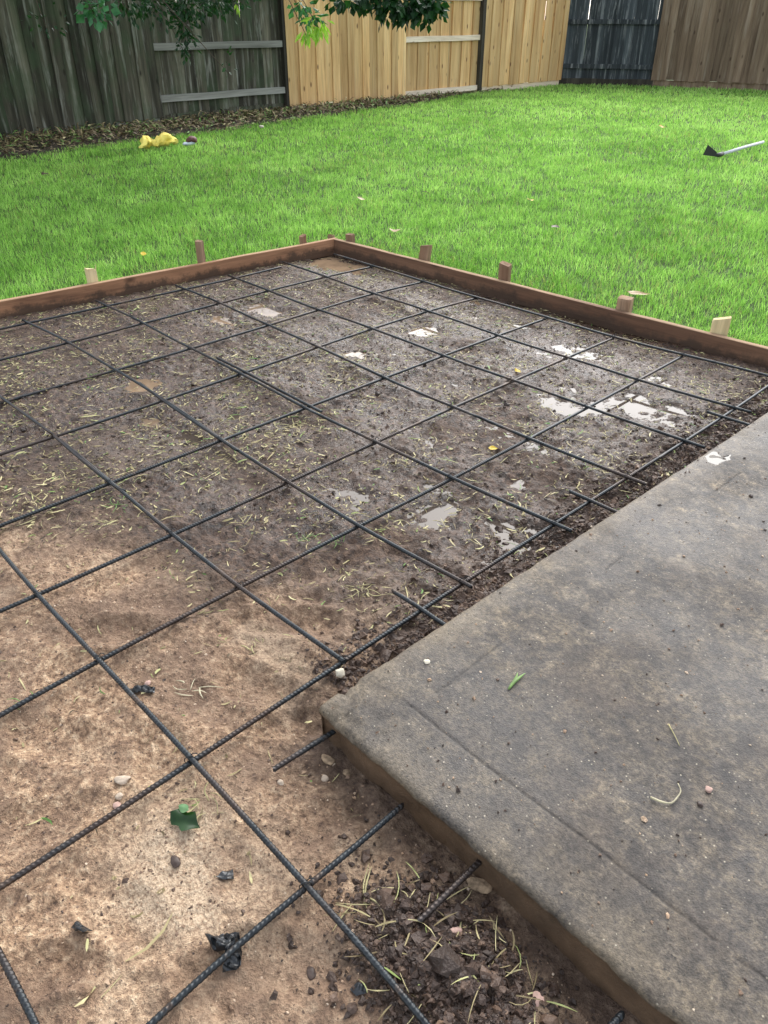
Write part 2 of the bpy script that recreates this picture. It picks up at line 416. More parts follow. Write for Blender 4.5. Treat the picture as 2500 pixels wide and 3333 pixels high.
wx0, wx1, wy0, wy1 = -.05, SLX0-.02, -2.2, .05
corners = [BC + (0.0), BC+dl*2.3, np.array([2.0, -2.0]), np.array([SLX0-.02, -1.9]), np.array([SLX0-.02, (BC+dr*3.1)[1]-.002])]
me = mesh_mix('puddle_water', [(*BC, WATER), (*(BC+dl*2.3), WATER), (0.9, -2.5, WATER), (2.2, -2.0, WATER), (SLX0-.02, -1.9, WATER), (SLX0-.02, 0.19, WATER)], [(0, 1, 2, 3, 4, 5)], m)
prop(link('puddle_water', me), kind='structure')

# ---- lawn soil: a large sheet with a hole for the bed and the patio
m, nt, b = mat_new('lawn_soil', 0.9, 0.2)
tc = N(nt, 'ShaderNodeTexCoord')
f = noise(nt, tc.outputs['Object'], 14, 5, .7)
nt.links.new(ramp(nt, f, [(0.3, (0.018, 0.03, 0.008)), (0.5, (0.04, 0.075, 0.015)), (0.7, (0.075, 0.14, 0.028))]), b.inputs['Base Color'])
bump(nt, b, f, 0.6, 0.02)
M['lawn_soil'] = m
nl = np.array([dl[1], -dl[0]]); nr = np.array([-dr[1], dr[0]])
if np.dot(nl, np.array([1, -1])) > 0: nl = -nl
if np.dot(nr, np.array([1, -1])) > 0: nr = -nr
TH = 0.032
co = BC + nl*TH/1.0 + nr*TH
pL = BL + nl*TH; pL2 = BC + nl*TH + dl*5.0
pR2 = BC + nr*TH + dr*9.0
B = 60
ZL = -0.006
poly = [(co[0], co[1]), (pL2[0], pL2[1]), (-B, pL2[1]), (-B, B), (pR2[0], B), (pR2[0], pR2[1])]
me = mesh_mix('lawn_soil', [(x, y, ZL) for x, y in poly], [(0, 1, 2), (0, 2, 3), (0, 3, 4), (0, 4, 5)], m)
prop(link('lawn_soil', me), kind='structure')
# wide ground out to the horizon
m2, nt, b = mat_new('far_ground', 0.95, 0.1)
tc = N(nt, 'ShaderNodeTexCoord')
nt.links.new(ramp(nt, noise(nt, tc.outputs['Object'], .6, 5), [(0.35, (0.05, 0.09, 0.02)), (0.65, (0.10, 0.13, 0.04))]), b.inputs['Base Color'])
me = mesh_mix('ground', [(-300, -300, -.20), (300, -300, -.20), (300, 300, -.20), (-300, 300, -.20)], [(0, 1, 2, 3)], m2)
prop(link('ground', me), kind='structure')

# ------------------------------------------------------------------ patio
m, nt, b = mat_new('patio_concrete', 0.5, 0.42)
tc = N(nt, 'ShaderNodeTexCoord'); ov = tc.outputs['Object']
c1 = noise(nt, ov, 1.6, 5, .6, .3); c6 = noise(nt, ov, 24, 5, .7, .4); c7 = noise(nt, ov, 48, 4, .7); c2 = noise(nt, ov, 15, 7, .75); c3 = noise(nt, ov, 120, 4, .7); c4 = noise(nt, ov, 4, 4, .65)
c5 = noise(nt, ov, 34, 5, .7)
col = ramp(nt, c2, [(0.34, (0.032, 0.028, 0.026)), (0.47, (0.066, 0.055, 0.045)), (0.58, (0.122, 0.098, 0.070)), (0.69, (0.25, 0.195, 0.125))])
col = mix(nt, 0.8, col, ramp(nt, c5, [(0.3, g3(0.5)), (0.5, g3(0.95)), (0.72, g3(1.7))]), 'MULTIPLY')
col = mix(nt, mth(nt, 'MULTIPLY', ramp(nt, c6, [(0.54, g3(0)), (0.64, g3(1))]), 0.65), col, (0.16, 0.125, 0.082))
col = mix(nt, mth(nt, 'MULTIPLY', ramp(nt, c7, [(0.56, g3(0)), (0.66, g3(1))]), 0.55), col, (0.020, 0.017, 0.016))
col = mix(nt, mth(nt, 'MULTIPLY', ramp(nt, noise(nt, ov, 5, 4, .6, .8), [(0.52, g3(0)), (0.66, g3(1))]), 0.45), col, (0.10, 0.075, 0.055))
a_e = attr(nt, 'edge')
col = mix(nt, mth(nt, 'MULTIPLY', ramp(nt, c1, [(0.44, g3(0)), (0.60, g3(1))]), 0.45), col, (0.050, 0.044, 0.040))
col = mix(nt, mth(nt, 'MULTIPLY', a_e, mth(nt, 'ADD', 0.25, c4)), col, (0.185, 0.145, 0.095))
col = mix(nt, 0.75, col, ramp(nt, c3, [(0.28, g3(0.35)), (0.5, g3(1.0)), (0.75, g3(1.7))]), 'MULTIPLY')
vo = N(nt, 'ShaderNodeTexVoronoi'); vo.inputs['Scale'].default_value = 110; nt.links.new(ov, vo.inputs['Vector'])
vsel = N(nt, 'ShaderNodeSeparateColor'); nt.links.new(vo.outputs['Color'], vsel.inputs[0])
spk = mth(nt, 'MULTIPLY', ramp(nt, vo.outputs['Distance'], [(0.10, g3(1)), (0.24, g3(0))]), ramp(nt, vsel.outputs[0], [(0.80, g3(0)), (0.98, g3(.8))]))
col = mix(nt, spk, col, (0.50, 0.44, 0.33))
spd = mth(nt, 'MULTIPLY', ramp(nt, vo.outputs['Distance'], [(0.2, g3(1)), (0.34, g3(0))]), ramp(nt, vsel.outputs[1], [(0.86, g3(0)), (0.90, g3(1))]))
col = mix(nt, mth(nt, 'MULTIPLY', spd, .8), col, (0.03, 0.026, 0.024))
col = mix(nt, attr(nt, 'side'), col, mix(nt, 0.8, (0.115, 0.072, 0.042), ramp(nt, c2, [(0.3, g3(0.4)), (0.7, g3(1.4))]), 'MULTIPLY'))
col = mix(nt, attr(nt, 'groove'), col, (0.02, 0.018, 0.016))
nt.links.new(col, b.inputs['Base Color'])
wetr = ramp(nt, noise(nt, ov, 2.6, 5, .65), [(0.40, g3(0.66)), (0.54, g3(0.46)), (0.68, g3(0.30))])
nt.links.new(wetr, b.inputs['Roughness'])
c8 = noise(nt, ov, 260, 3, .7)
bump(nt, b, mth(nt, 'ADD', mth(nt, 'ADD', c3, c8), mth(nt, 'MULTIPLY', c5, .15)), 0.7, 0.0035)
M['concrete'] = m

def slab_axis(start, end, gr, s):
    a = list(np.arange(start+0.03, end, s))
    a = [v for v in a if abs(v-gr) > 0.009]
    a += [gr-.008, gr-.003, gr, gr+.003, gr+.008]
    return np.array(sorted(a))
def slab_axis2(a0, a1, gr):
    n = list(np.arange(a0+0.03, a0+1.8, 0.011)) + list(np.arange(a0+1.8, a1, 0.06))
    n = [v for v in n if abs(v-gr) > 0.007] + [gr-.0045, gr-.0016, gr, gr+.0016, gr+.0045]
    return np.array(sorted(n))
GX, GY = SLX0+0.150, SLY0+0.150
XM, YM = SLX0+4.2, SLY0+2.93
# rounded lip rows: offset from the face, drop below the top; then side down and a slight undercut
lip = [(0.018, 0), (0.012, .0010), (0.007, .003), (0.003, .006), (0.001, .010), (0.000, .015), (0.001, .020), (0.008, .024), (0.010, .028), (0.011, .06), (0.012, .09), (0.014, .16)]
gx = np.concatenate([[-1.-i for i in range(len(lip)-1, 0, -1)], slab_axis2(SLX0, XM, GX)])
gy = np.concatenate([[-1.-i for i in range(len(lip)-1, 0, -1)], slab_axis2(SLY0, YM, GY)])
nl_ = len(lip)-1
nx, ny = len(gx), len(gy)
I, J = np.meshgrid(np.arange(nx), np.arange(ny), indexing='ij')
def lo(k):
    o = np.zeros(k.shape); d = np.zeros(k.shape)
    for t, (a, dd) in enumerate(lip):
        if t == 0: continue
        mk = k == nl_-t; o[mk] = a; d[mk] = dd
    return o, d
ox, dx = lo(I); oy, dy_ = lo(J)
PX = np.where(I < nl_, SLX0+ox, gx[I]); PY = np.where(J < nl_, SLY0+oy, gy[J])
drop = np.maximum(dx, dy_)
# at the corner both run together: round it
cor = (I < nl_) & (J < nl_)
kk = np.minimum(I, J)
oc, dc = lo(kk)
PX = np.where(cor, SLX0+np.where(I <= J, oc, lo(I)[0]), PX); PY = np.where(cor, SLY0+np.where(J <= I, oc, lo(J)[0]), PY)
rr_ = 0.010*np.exp(-((PX-SLX0)+(PY-SLY0))/0.02)
PX = PX + rr_*0.6; PY = PY + rr_*0.6
# slight skew of the edges, chipped and wavy lip
skew = 0.012
edgeness = np.exp(-np.minimum(PX-SLX0, PY-SLY0)/0.05)
chip = 0.006*fbm(PX, PY, 0.05, 4, 120, .65)*edgeness
cn = np.exp(-np.hypot(PX-SLX0, PY-SLY0)/0.10)
chip2 = 0.032*np.clip(fbm(PX, PY, 0.03, 3, 130, .6), 0, 1)*cn
PZ = SLTOP - drop + 0.0016*fbm(PX, PY, 0.25, 5, 110, .6) + chip*0.5 - chip2*1.1
PX = PX + np.where(I < nl_+3, chip + chip2, 0); PY = PY + np.where(J < nl_+3, chip + chip2, 0)
PY = PY + (PX-SLX0)*0.0; PX = PX + (PY-SLY0)*0.022
gmask = np.where((np.abs(gx[I]-GX) < .0017) & (gy[J] > GY-.02) & (vn(PX*0, PY, .16, 140) > .30), 1., 0) + np.where((np.abs(gy[J]-GY) < .0017) & (gx[I] > GX-.02) & (vn(PX, PY*0, .2, 141) > -.80), 1., 0)
gmask = np.clip(gmask, 0, 1)*np.where((I > nl_) & (J > nl_), 1, 0)
wob = 0.004*vn(PX, PY, .12, 142) + .002*vn(PX, PY, .03, 143)
PZ = PZ - gmask*0.0018
gz = (np.abs(gy[J]-GY) < .02) & (J > nl_); PY = PY + np.where(gz, wob*np.clip(1-np.abs(gy[J]-GY)/.02, 0, 1), 0)
gz = (np.abs(gx[I]-GX) < .02) & (I > nl_); PX = PX + np.where(gz, wob*np.clip(1-np.abs(gx[I]-GX)/.02, 0, 1), 0)
PZ[:, -1] = -.1; PY[:, -1] = PY[:, -2] + .002
V = np.stack([PX, PY, PZ], -1).reshape(-1, 3)
idx = np.arange(nx*ny).reshape(nx, ny)
F = np.stack([idx[:-1, :-1], idx[1:, :-1], idx[1:, 1:], idx[:-1, 1:]], -1).reshape(-1, 4)
em = np.exp(-(np.minimum(V[:, 0]-SLX0, V[:, 1]-SLY0)/0.075)**2)*np.clip(.6+.8*fbm(V[:, 0], V[:, 1], .12, 3, 150), 0, 1)
sm = sstep(0.014, 0.026, drop.ravel())
me = mesh_np('concrete_patio', V, F, M['concrete'], True, {'edge': em, 'side': sm, 'groove': gmask.ravel()*.35})
prop(link('concrete_patio', me), kind='structure')

# ------------------------------------------------------------------ form boards
def grid_box(lx, ly, lz, nx_, nz_, seed, amp=0.0012):
    """plank lying along x from 0..lx, thickness ly (0..ly), height lz (0..lz), slightly uneven"""
    prof = []
    c = 0.0025
    for (a, bb) in [(0, c), (0, lz*.33), (0, lz*.66), (0, lz-c), (c, lz), (ly*.5, lz), (ly-c, lz), (ly, lz-c), (ly, lz*.5), (ly, c), (ly-c, 0), (c, 0)]:
        prof.append((a, bb))
    prof = np.array(prof); n = len(prof)
    xs = np.linspace(0, lx, nx_)
    V = []
    for x in xs:
        for (a, bb) in prof: V.append((x, a, bb))
    V = np.array(V)
    V[:, 1] += amp*vn(V[:, 0]*1, V[:, 2]*6, 0.15, seed); V[:, 2] += amp*1.2*vn(V[:, 0], V[:, 1]*5, 0.2, seed+1)
    F = []
    for i in range(nx_-1):
        for k in range(n):
            F.append((i*n+k, i*n+(k+1) % n, (i+1)*n+(k+1) % n, (i+1)*n+k))
    F.append(tuple(range(n-1, -1, -1))); F.append(tuple((nx_-1)*n+k for k in range(n)))
    return V, F

def plank(name, p0, direction, outward, length, z0, h, th, mat, label, cat, seed):
    V, F = grid_box(length, th, h, int(length/0.08), 4, seed, 0.002)
    ang = math.atan2(direction[1], direction[0])
    yv = np.array([-math.sin(ang), math.cos(ang)])
    if np.dot(yv, outward) < 0: V[:, 1] *= -1; F = [f[::-1] for f in F]
    V[:, 1] += 0.008*np.sin(V[:, 0]*1.3+seed)*np.minimum(1, V[:, 0])*0.5
    o = link(name, mesh_mix(name, V, F, mat), loc=(p0[0], p0[1], z0), rot=(0, 0, ang))
    prop(o, label, cat)
    return o
BZ = -0.04
bl = plank('form_board', BC + nr*TH, dl, nl, 4.6, BZ, 0.104, TH, M['form_wood'], 'reddish brown wet form board on edge at the left far side of the mud bed', 'form board', 3)
br = plank('form_board', BC + dr*0.003, dr, nr, 3.12, BZ, 0.104, TH, M['form_shaded'], 'brown form board, darkened in colour for shade, on edge running right from the far corner beside the lawn', 'form board', 9)

# ------------------------------------------------------------------ stakes
def stake_mesh(w, d, h, mat, slant=0.0, splinter=False, seed=0):
    r_ = np.random.default_rng(seed)
    c = 0.004
    sec = np.array([(-w/2+c, -d/2), (w/2-c, -d/2), (w/2, -d/2+c), (w/2, d/2-c), (w/2-c, d/2), (-w/2+c, d/2), (-w/2, d/2-c), (-w/2, -d/2+c)])
    lv = [(-0.22, 0.15), (-0.12, 1.0), (0.0, 1.0), (h*0.5, 1.0), (h-0.012, 1.0), (h, 0.96)]
    V = []
    for z, s in lv:
        j = r_.uniform(-.0012, .0012, 2)
        for (a, b_) in sec: V.append((a*s+j[0], b_*s+j[1], z + (slant*a if z > 0.3*h else 0) + (r_.uniform(-.002, .002) if z > h-.02 else 0)))
    n = 8; F = []
    for i in range(len(lv)-1):
        for k in range(n): F.append((i*n+k, i*n+(k+1) % n, (i+1)*n+(k+1) % n, (i+1)*n+k))
    F.append(tuple(range(n-1, -1, -1)))
    # battered top: fan with a raised or sunk middle
    V.append((0, 0, h + r_.uniform(-.006, .001))); ci = len(V)-1; t0 = (len(lv)-1)*n
    for k in range(n): F.append((t0+k, t0+(k+1) % n, ci))
    if splinter:
        k0 = len(V)
        V += [(w*.30, -d*.3, h-.02), (w*.5, -d*.25, h-.02), (w*.4, -d*.05, h-.02), (w*.62, -d*.2, h+.03)]
        F += [(k0, k0+1, k0+3), (k0+1, k0+2, k0+3), (k0+2, k0, k0+3)]
        k0 = len(V)
        V += [(-w*.5, -d*.5, h-.006), (w*.5, -d*.52, h-.002), (w*.5, -d*.60, h+.002), (-w*.56, -d*.62, h+.007), (-w*.62, -d*.5, h+.004)]
        F += [(k0, k0+1, k0+2, k0+3, k0+4)]
    return mesh_mix('stake', V, F, mat)
# (ground spot just behind the board, width, depth, top height, turn, lean x, lean y, material, label)
ST = [
 ((-0.140, -1.540, 0.060), .055, .035, 0.134, 'L', 0.0, 0.02, 0.0, 'stake_pale', 'pale wooden stake with a splintered top, leftmost behind the left form board', True),
 ((-0.134, -0.861, 0.060), .040, .040, 0.183, 'L', 0.55, 0.0, 0.0, 'stake_brown', 'tall square brown stake standing behind the middle of the left form board', False),
 ((-0.145, -0.117, 0.060), .040, .036, 0.107, 'L', 0.1, 0.0, 0.0, 'stake_brown', 'short dark brown stake left of the far corner of the formwork', False),
 ((-0.125, 0.107, 0.060), .045, .036, 0.078, 'L', 0.5, 0.0, 0.1, 'stake_brown', 'low brown stake barely above the left board, touching the far corner', False),
 ((0.066, 0.161, 0.060), .050, .045, 0.102, 'R', 0.25, 0.05, 0.0, 'stake_brown', 'pale topped stub of a stake just right of the far corner', False),
 ((0.716, 0.146, 0.060), .064, .045, 0.140, 'R', 0.05, -0.12, 0.05, 'stake_brown', 'leaning brown stake, second right of the far corner, with a light right side', False),
 ((1.329, 0.154, 0.060), .060, .055, 0.146, 'R', 0.3, 0.03, 0.0, 'stake_brown', 'dark brown stake with a battered grey top, third right of the far corner', False),
 ((2.089, 0.140, 0.060), .070, .055, 0.119, 'R', 0.15, 0.05, 0.0, 'stake_brown', 'mud splashed dark stake next to the pale one behind the right board', False),
 ((2.592, 0.100, 0.060), .078, .040, 0.131, 'R', 0.42, 0.0, 0.0, 'stake_pale', 'pale yellow square stake, rightmost behind the right form board', False)]
for i, (p, w, d, h, sd, turn, lx, ly, mt, lab, spl) in enumerate(ST):
    base = dl if sd == 'L' else dr
    outv = nl if sd == 'L' else nr
    org = BC
    t = np.dot(np.array(p[:2])-org, base)
    q0 = org + base*t + outv*(TH + d*.5 + .012)
    ang = math.atan2(base[1], base[0]) + turn + (math.pi if sd == 'L' else 0)
    o = link('wooden_stake', stake_mesh(w, d, h, M[mt], 0.25*((i % 3)-1), spl, i), loc=(q0[0], q0[1], 0), rot=(lx, ly, ang))
    prop(o, lab, 'stake', 'stakes holding the form boards')

# ------------------------------------------------------------------ rebar
m, nt, b = mat_new('rebar_steel', 0.38, 0.5)
tc = N(nt, 'ShaderNodeTexCoord')
rn = noise(nt, tc.outputs['Object'], 40, 4, .7); rn2 = noise(nt, tc.outputs['Object'], 2.5, 3, .6)
c = ramp(nt, rn, [(0.3, (0.012, 0.014, 0.016)), (0.6, (0.032, 0.038, 0.042)), (0.85, (0.07, 0.075, 0.078))])
c = mix(nt, mth(nt, 'MULTIPLY', ramp(nt, rn2, [(0.50, g3(0)), (0.62, g3(1))]), 0.45), c, (0.07, 0.040, 0.026))
rn3 = noise(nt, tc.outputs['Object'], 9, 5, .7)
c = mix(nt, mth(nt, 'MULTIPLY', ramp(nt, rn3, [(0.58, g3(0)), (0.66, g3(1))]), 0.7), c, (0.09, 0.062, 0.045))
nt.links.new(c, b.inputs['Base Color']); b.inputs['Metallic'].default_value = 0.55
nt.links.new(ramp(nt, rn, [(0.3, g3(0.28)), (0.7, g3(0.5))]), b.inputs['Roughness'])
M['steel'] = m

def catmull(P, step):
    P = np.array(P, float)
    Q = np.vstack([2*P[0]-P[1], P, 2*P[-1]-P[-2]])
    out = []
    for i in range(1, len(Q)-2):
        L = np.linalg.norm(Q[i+1]-Q[i]); n = max(1, int(round(L/step)))
        t = np.arange(n)/n
        a, b_, c_, d_ = Q[i-1], Q[i], Q[i+1], Q[i+2]
        t = t[:, None]
        out.append(0.5*((2*b_)+(-a+c_)*t+(2*a-5*b_+4*c_-d_)*t*t+(-a+3*b_-3*c_+d_)*t**3))
    out.append(Q[-2][None]); return np.vstack(out)

def tube(pts, rad, sides=8):
    pts = np.asarray(pts, float); n = len(pts)
    rad = np.broadcast_to(rad, (n, sides)) if np.ndim(rad) == 2 else np.repeat(np.broadcast_to(rad, n)[:, None], sides, 1)
    T = np.gradient(pts, axis=0); T /= np.linalg.norm(T, axis=1)[:, None]
    ref = np.array([0, 0, 1.0]) if abs(T[:, 2]).mean() < .9 else np.array([1.0, 0, 0])
    A = np.cross(T, ref); A /= np.linalg.norm(A, axis=1)[:, None]; Bv = np.cross(A, T)
    th = np.arange(sides)/sides*2*math.pi
    V = pts[:, None] + rad[..., None]*(A[:, None]*np.cos(th)[None, :, None] + Bv[:, None]*np.sin(th)[None, :, None])
    V = V.reshape(-1, 3)
    i, k = np.meshgrid(np.arange(n-1), np.arange(sides), indexing='ij')
    F = np.stack([i*sides+k, (i+1)*sides+k, (i+1)*sides+(k+1) % sides, i*sides+(k+1) % sides], -1).reshape(-1, 4)
    # caps as quads
    c0, c1 = len(V), len(V)+1
    V = np.vstack([V, pts[0], pts[-1]])
    h = sides//2
    caps = []
    for k in range(0, sides, 2):
        caps.append((c0, k, (k+1) % sides, (k+2) % sides)); e = (n-1)*sides
        caps.append((c1, e+(k+2) % sides, e+(k+1) % sides, e+k))
    return V, np.vstack([F, np.array(caps)])

def rebar_mesh(path, r=0.0057, ribs=True):
    P = catmull(path, 0.02)
    # arc length resample; near the camera with ribs
    seg = np.linalg.norm(np.diff(P, axis=0), axis=1); s = np.concatenate([[0], np.cumsum(seg)])
    L = s[-1]
    pos = [0.0]; lab = []
    per = 0.0095
    out = []
    t = 0.0
    while t < L:
        p = np.array([np.interp(t, s, P[:, a]) for a in range(3)])
        d = np.linalg.norm(p-np.array(CAM))
        if ribs and d < 2.9:
            out += [(t, 0), (t+per*.38, 0), (t+per*.52, 1), (t+per*.82, 1)]; t += per
        else:
            out.append((t, .3)); t += 0.05
    out.append((L, 0))
    out = np.array(out)
    C3 = np.stack([np.interp(out[:, 0], s, P[:, a]) for a in range(3)], 1)
    sides = 8
    th = np.arange(sides)/sides*2*math.pi
    rad = r + out[:, 1:2]*0.00075*np.ones((1, sides))
    V, F = tube(C3, rad, sides)
    # slant the ribs: shift rings along the bar by angle
    n = len(C3)
    T = np.gradient(C3, axis=0); T /= np.linalg.norm(T, axis=1)[:, None]
    sh = 0.0028*np.cos(th*2)[None, :, None]*T[:, None]*(out[:, 1] != .3)[:, None, None]
    V[:n*sides] += sh.reshape(-1, 3)
    return mesh_np('rebar', V, F, M['steel'], True)

def fair(l, deg=4):
    l = np.array(l); s = np.concatenate([[0], np.cumsum(np.linalg.norm(np.diff(l, axis=0), axis=1))])
    d = min(deg, len(l)-2)
    if d < 2: return [tuple(p) for p in l]
    t = np.linspace(0, s[-1], max(6, len(l)))
    w = np.ones(len(l)); w[0] = w[-1] = 1.5
    return [(float(np.polyval(np.polyfit(s, l[:, 0], d, w=w), q)), float(np.polyval(np.polyfit(s, l[:, 1], d, w=w), q))) for q in t]
def pts(lst, z):
    return [(x, y, z + 0.003*math.sin(i*1.1+x*3)) for i, (x, y) in enumerate(fair(lst))]
A_BARS = [
 [(0.095, -0.022), (0.468, -0.028), (0.911, -0.035), (1.321, -0.025), (1.802, -0.027), (2.194, -0.028), (2.546, -0.001), (2.924, 0.045), (4.413, 0.225)],
 [(0.017, -0.381), (0.418, -0.390), (0.860, -0.402), (1.289, -0.407), (1.776, -0.412), (2.190, -0.417), (2.552, -0.413), (2.862, -0.381), (3.033, -0.365)],
 [(0.017, -0.800), (0.412, -0.799), (0.869, -0.816), (1.284, -0.806), (1.779, -0.800), (2.176, -0.808), (2.550, -0.799), (2.969, -0.785), (3.047, -0.775)],
 [(-0.016, -1.135), (0.411, -1.141), (0.879, -1.134), (1.279, -1.164), (1.771, -1.184), (2.176, -1.192), (2.558, -1.185), (2.962, -1.165), (3.035, -1.168)],
 [(-0.069, -1.601), (0.409, -1.599), (0.884, -1.598), (1.311, -1.617), (1.769, -1.621), (2.182, -1.618), (2.547, -1.610), (2.960, -1.585), (3.022, -1.578)],
 [(-0.028, -2.020), (0.414, -2.005), (0.856, -1.974), (1.316, -1.995), (1.774, -2.020), (2.190, -2.038), (2.550, -2.023), (2.957, -2.005), (2.990, -2.009)],
 [(0.125, -2.493), (0.842, -2.468), (1.312, -2.447), (1.783, -2.466), (2.185, -2.471), (2.543, -2.469), (2.957, -2.452), (2.965, -2.452)],
 [(1.021, -2.823), (1.926, -2.881), (2.196, -2.885), (2.542, -2.879), (2.959, -2.879), (3.169, -2.874), (3.345, -2.877), (3.501, -2.878), (3.650, -2.882), (3.840, -2.894)],
 [(2.774, -3.309), (3.087, -3.323), (3.156, -3.321), (3.232, -3.324), (3.375, -3.334)],
 # lap splices
 [(1.111, -1.994), (1.343, -2.011), (1.643, -2.026), (1.897, -2.036)],
 [(1.095, -1.595), (1.281, -1.596), (1.586, -1.605), (1.859, -1.612)],
 [(1.253, -1.166), (1.542, -1.180), (1.815, -1.196)],
 [(1.270, -2.463), (1.534, -2.472), (1.816, -2.474), (1.874, -2.465)],
]
B_BARS = [
 [(-0.019, -2.489), (-0.005, -2.146), (0.025, -1.628), (0.048, -1.158), (0.067, -0.873), (0.067, -0.437)],
 [(0.396, -2.690), (0.413, -2.305), (0.414, -2.005), (0.409, -1.599), (0.411, -1.141), (0.412, -0.799), (0.418, -0.390), (0.456, -0.010)],
 [(0.884, -2.830), (0.859, -2.456), (0.856, -1.974), (0.884, -1.598), (0.879, -1.134), (0.869, -0.816), (0.860, -0.402), (0.898, -0.021)],
 [(1.310, -2.953), (1.318, -2.649), (1.312, -2.447), (1.316, -1.995), (1.311, -1.617), (1.279, -1.164), (1.284, -0.806), (1.289, -0.407), (1.319, -0.015)],
 [(1.784, -3.090), (1.771, -2.822), (1.783, -2.466), (1.774, -2.020), (1.769, -1.621), (1.771, -1.184), (1.779, -0.800), (1.776, -0.412), (1.793, -0.015)],
 [(2.183, -3.205), (2.180, -2.977), (2.196, -2.885), (2.185, -2.471), (2.190, -2.038), (2.182, -1.618), (2.176, -1.192), (2.176, -0.808), (2.190, -0.417), (2.191, -0.022)],
 [(2.565, -3.359), (2.546, -3.117), (2.542, -2.879), (2.543, -2.469), (2.550, -2.023), (2.547, -1.610), (2.558, -1.185), (2.550, -0.799), (2.552, -0.413), (2.543, 0.005)],
 [(2.957, -3.498), (2.966, -3.277), (2.964, -3.087), (2.961, -2.880), (2.958, -2.699), (2.951, -2.447), (2.957, -2.005), (2.960, -1.585), (2.962, -1.165), (2.969, -0.785), (2.963, -0.345), (2.967, -0.054), (2.956, 0.168)],
 [(3.344, -2.628), (3.344, -2.758), (3.347, -2.878), (3.342, -2.997), (3.347, -3.101), (3.351, -3.195), (3.361, -3.349)],
]
grid = empty('rebar_grid', (1.5, -1.2, 0), 'dark steel rebar mat of crossing tied bars lying over the whole mud bed', 'rebar grid')
def child_keep(o, par):
    o.parent = par; o.matrix_parent_inverse = Matrix.Translation(-Vector(par.location))
for i, l in enumerate(A_BARS):
    z = 0.0055 if i < 9 else 0.0055
    l2 = pts(l, z) if i < 9 else [(x+.000, y+.000, .0055) for x, y in l]
    if i >= 9:
        d0 = np.array(l[-1])-np.array(l[0]); d0 /= np.linalg.norm(d0); pr = np.array([-d0[1], d0[0]])*0.0105
        l2 = [(x+pr[0], y+pr[1], .0055) for x, y in l]
    child_keep(link('rebar', rebar_mesh(l2)), grid)
for i, l in enumerate(B_BARS):
    l = fair(l)
    zz = [-.005]*len(l)
    if i == 2: zz = [-.014, -.016, -.014, -.009] + [-.005]*(len(l)-4)
    child_keep(link('rebar', rebar_mesh([(x, y, z) for (x, y), z in zip(l, zz)])), grid)
# tie wires at the crossings
th = np.linspace(0, 2*math.pi, 13)
ring = np.stack([0.0085*np.cos(th), 0.0085*np.cos(th)*.9, 0.0125*np.sin(th)], 1)
V1, F1 = tube(ring, 0.0012, 4)
ring2 = np.array([(0.0, 0.005, .010), (0.003, .008, .015), (0.008, .010, .017), (0.013, 0.013, .014)])
V2, F2 = tube(ring2, 0.0013, 4)
tie_me = mesh_np('tie_wire', np.vstack([V1, V2]), np.vstack([F1, F2+len(V1)]), M['steel'], True)
CROSS = [(0.468, -0.028), (0.911, -0.035), (1.321, -0.025), (1.802, -0.027), (2.194, -0.028), (2.546, -0.001), (2.925, 0.002), (0.025, -0.405), (0.418, -0.390), (0.860, -0.402), (1.289, -0.407), (1.776, -0.412), (2.190, -0.417), (2.552, -0.413), (2.964, -0.381), (0.412, -0.799), (0.869, -0.816), (1.284, -0.806), (1.779, -0.800), (2.176, -0.808), (2.550, -0.799), (2.969, -0.785), (0.032, -1.149), (0.411, -1.141), (0.879, -1.134), (1.279, -1.164), (1.771, -1.184), (2.176, -1.192), (2.558, -1.185), (2.962, -1.165), (0.011, -1.621), (0.409, -1.599), (0.884, -1.598), (1.311, -1.617), (1.769, -1.621), (2.182, -1.618), (2.547, -1.610), (2.960, -1.585), (-0.018, -2.019), (0.414, -2.005), (0.856, -1.974), (1.316, -1.995), (1.774, -2.020), (2.190, -2.038), (2.550, -2.023), (2.957, -2.005), (0.859, -2.456), (1.312, -2.447), (1.783, -2.466), (2.185, -2.471), (2.543, -2.469), (2.957, -2.452), (2.196, -2.885), (2.542, -2.879), (2.959, -2.879), (3.345, -2.877)]
for i, (x, y) in enumerate(CROSS):
    o = link('tie_wire', tie_me, loc=(x, y, 0.0015), rot=(0, 0, 0.3*math.sin(i*7)))
    child_keep(o, grid)

# dowels drilled into the patio
DW = [
 ([(3.114, -2.589, 0.004), (3.109, -2.681, 0.006), (3.102, -2.766, 0.004)], 'short ribbed dowel sticking out of the patio side nearest its broken corner'),
 ([(3.533, -2.594, 0.006), (3.533, -2.687, 0.007), (3.532, -2.776, 0.004)], 'ribbed dowel from the patio side ending at the dark heap of soil'),
 ([(3.855, -2.650, 0.006), (3.854, -2.667, 0.006), (3.842, -2.763, 0.004)], 'dowel at the bottom edge of the photo poking out from under the patio lip'),
 ([(2.852, -2.177, 0.004), (2.950, -2.174, 0.003), (3.016, -2.175, 0.002), (3.089, -2.173, 0.002)], 'dark dowel crossing under the bar nearest the patio, first one past the broken corner'),
 ([(2.884, -1.391, 0.004), (2.963, -1.388, 0.003), (3.043, -1.386, 0.002), (3.120, -1.382, 0.002)], 'dowel in the middle of the far patio edge, its tip short of the crossing bars'),
 ([(2.910, -0.488, 0.004), (2.991, -0.484, 0.003), (3.066, -0.478, 0.002), (3.189, -0.483, 0.002)], 'farthest dowel by the patio edge near the right border of the photo')]
for l, lab in DW:
    o = link('rebar_dowel', rebar_mesh([tuple(p) for p in l])); prop(o, lab, 'dowel', 'steel dowels set in the patio edge')

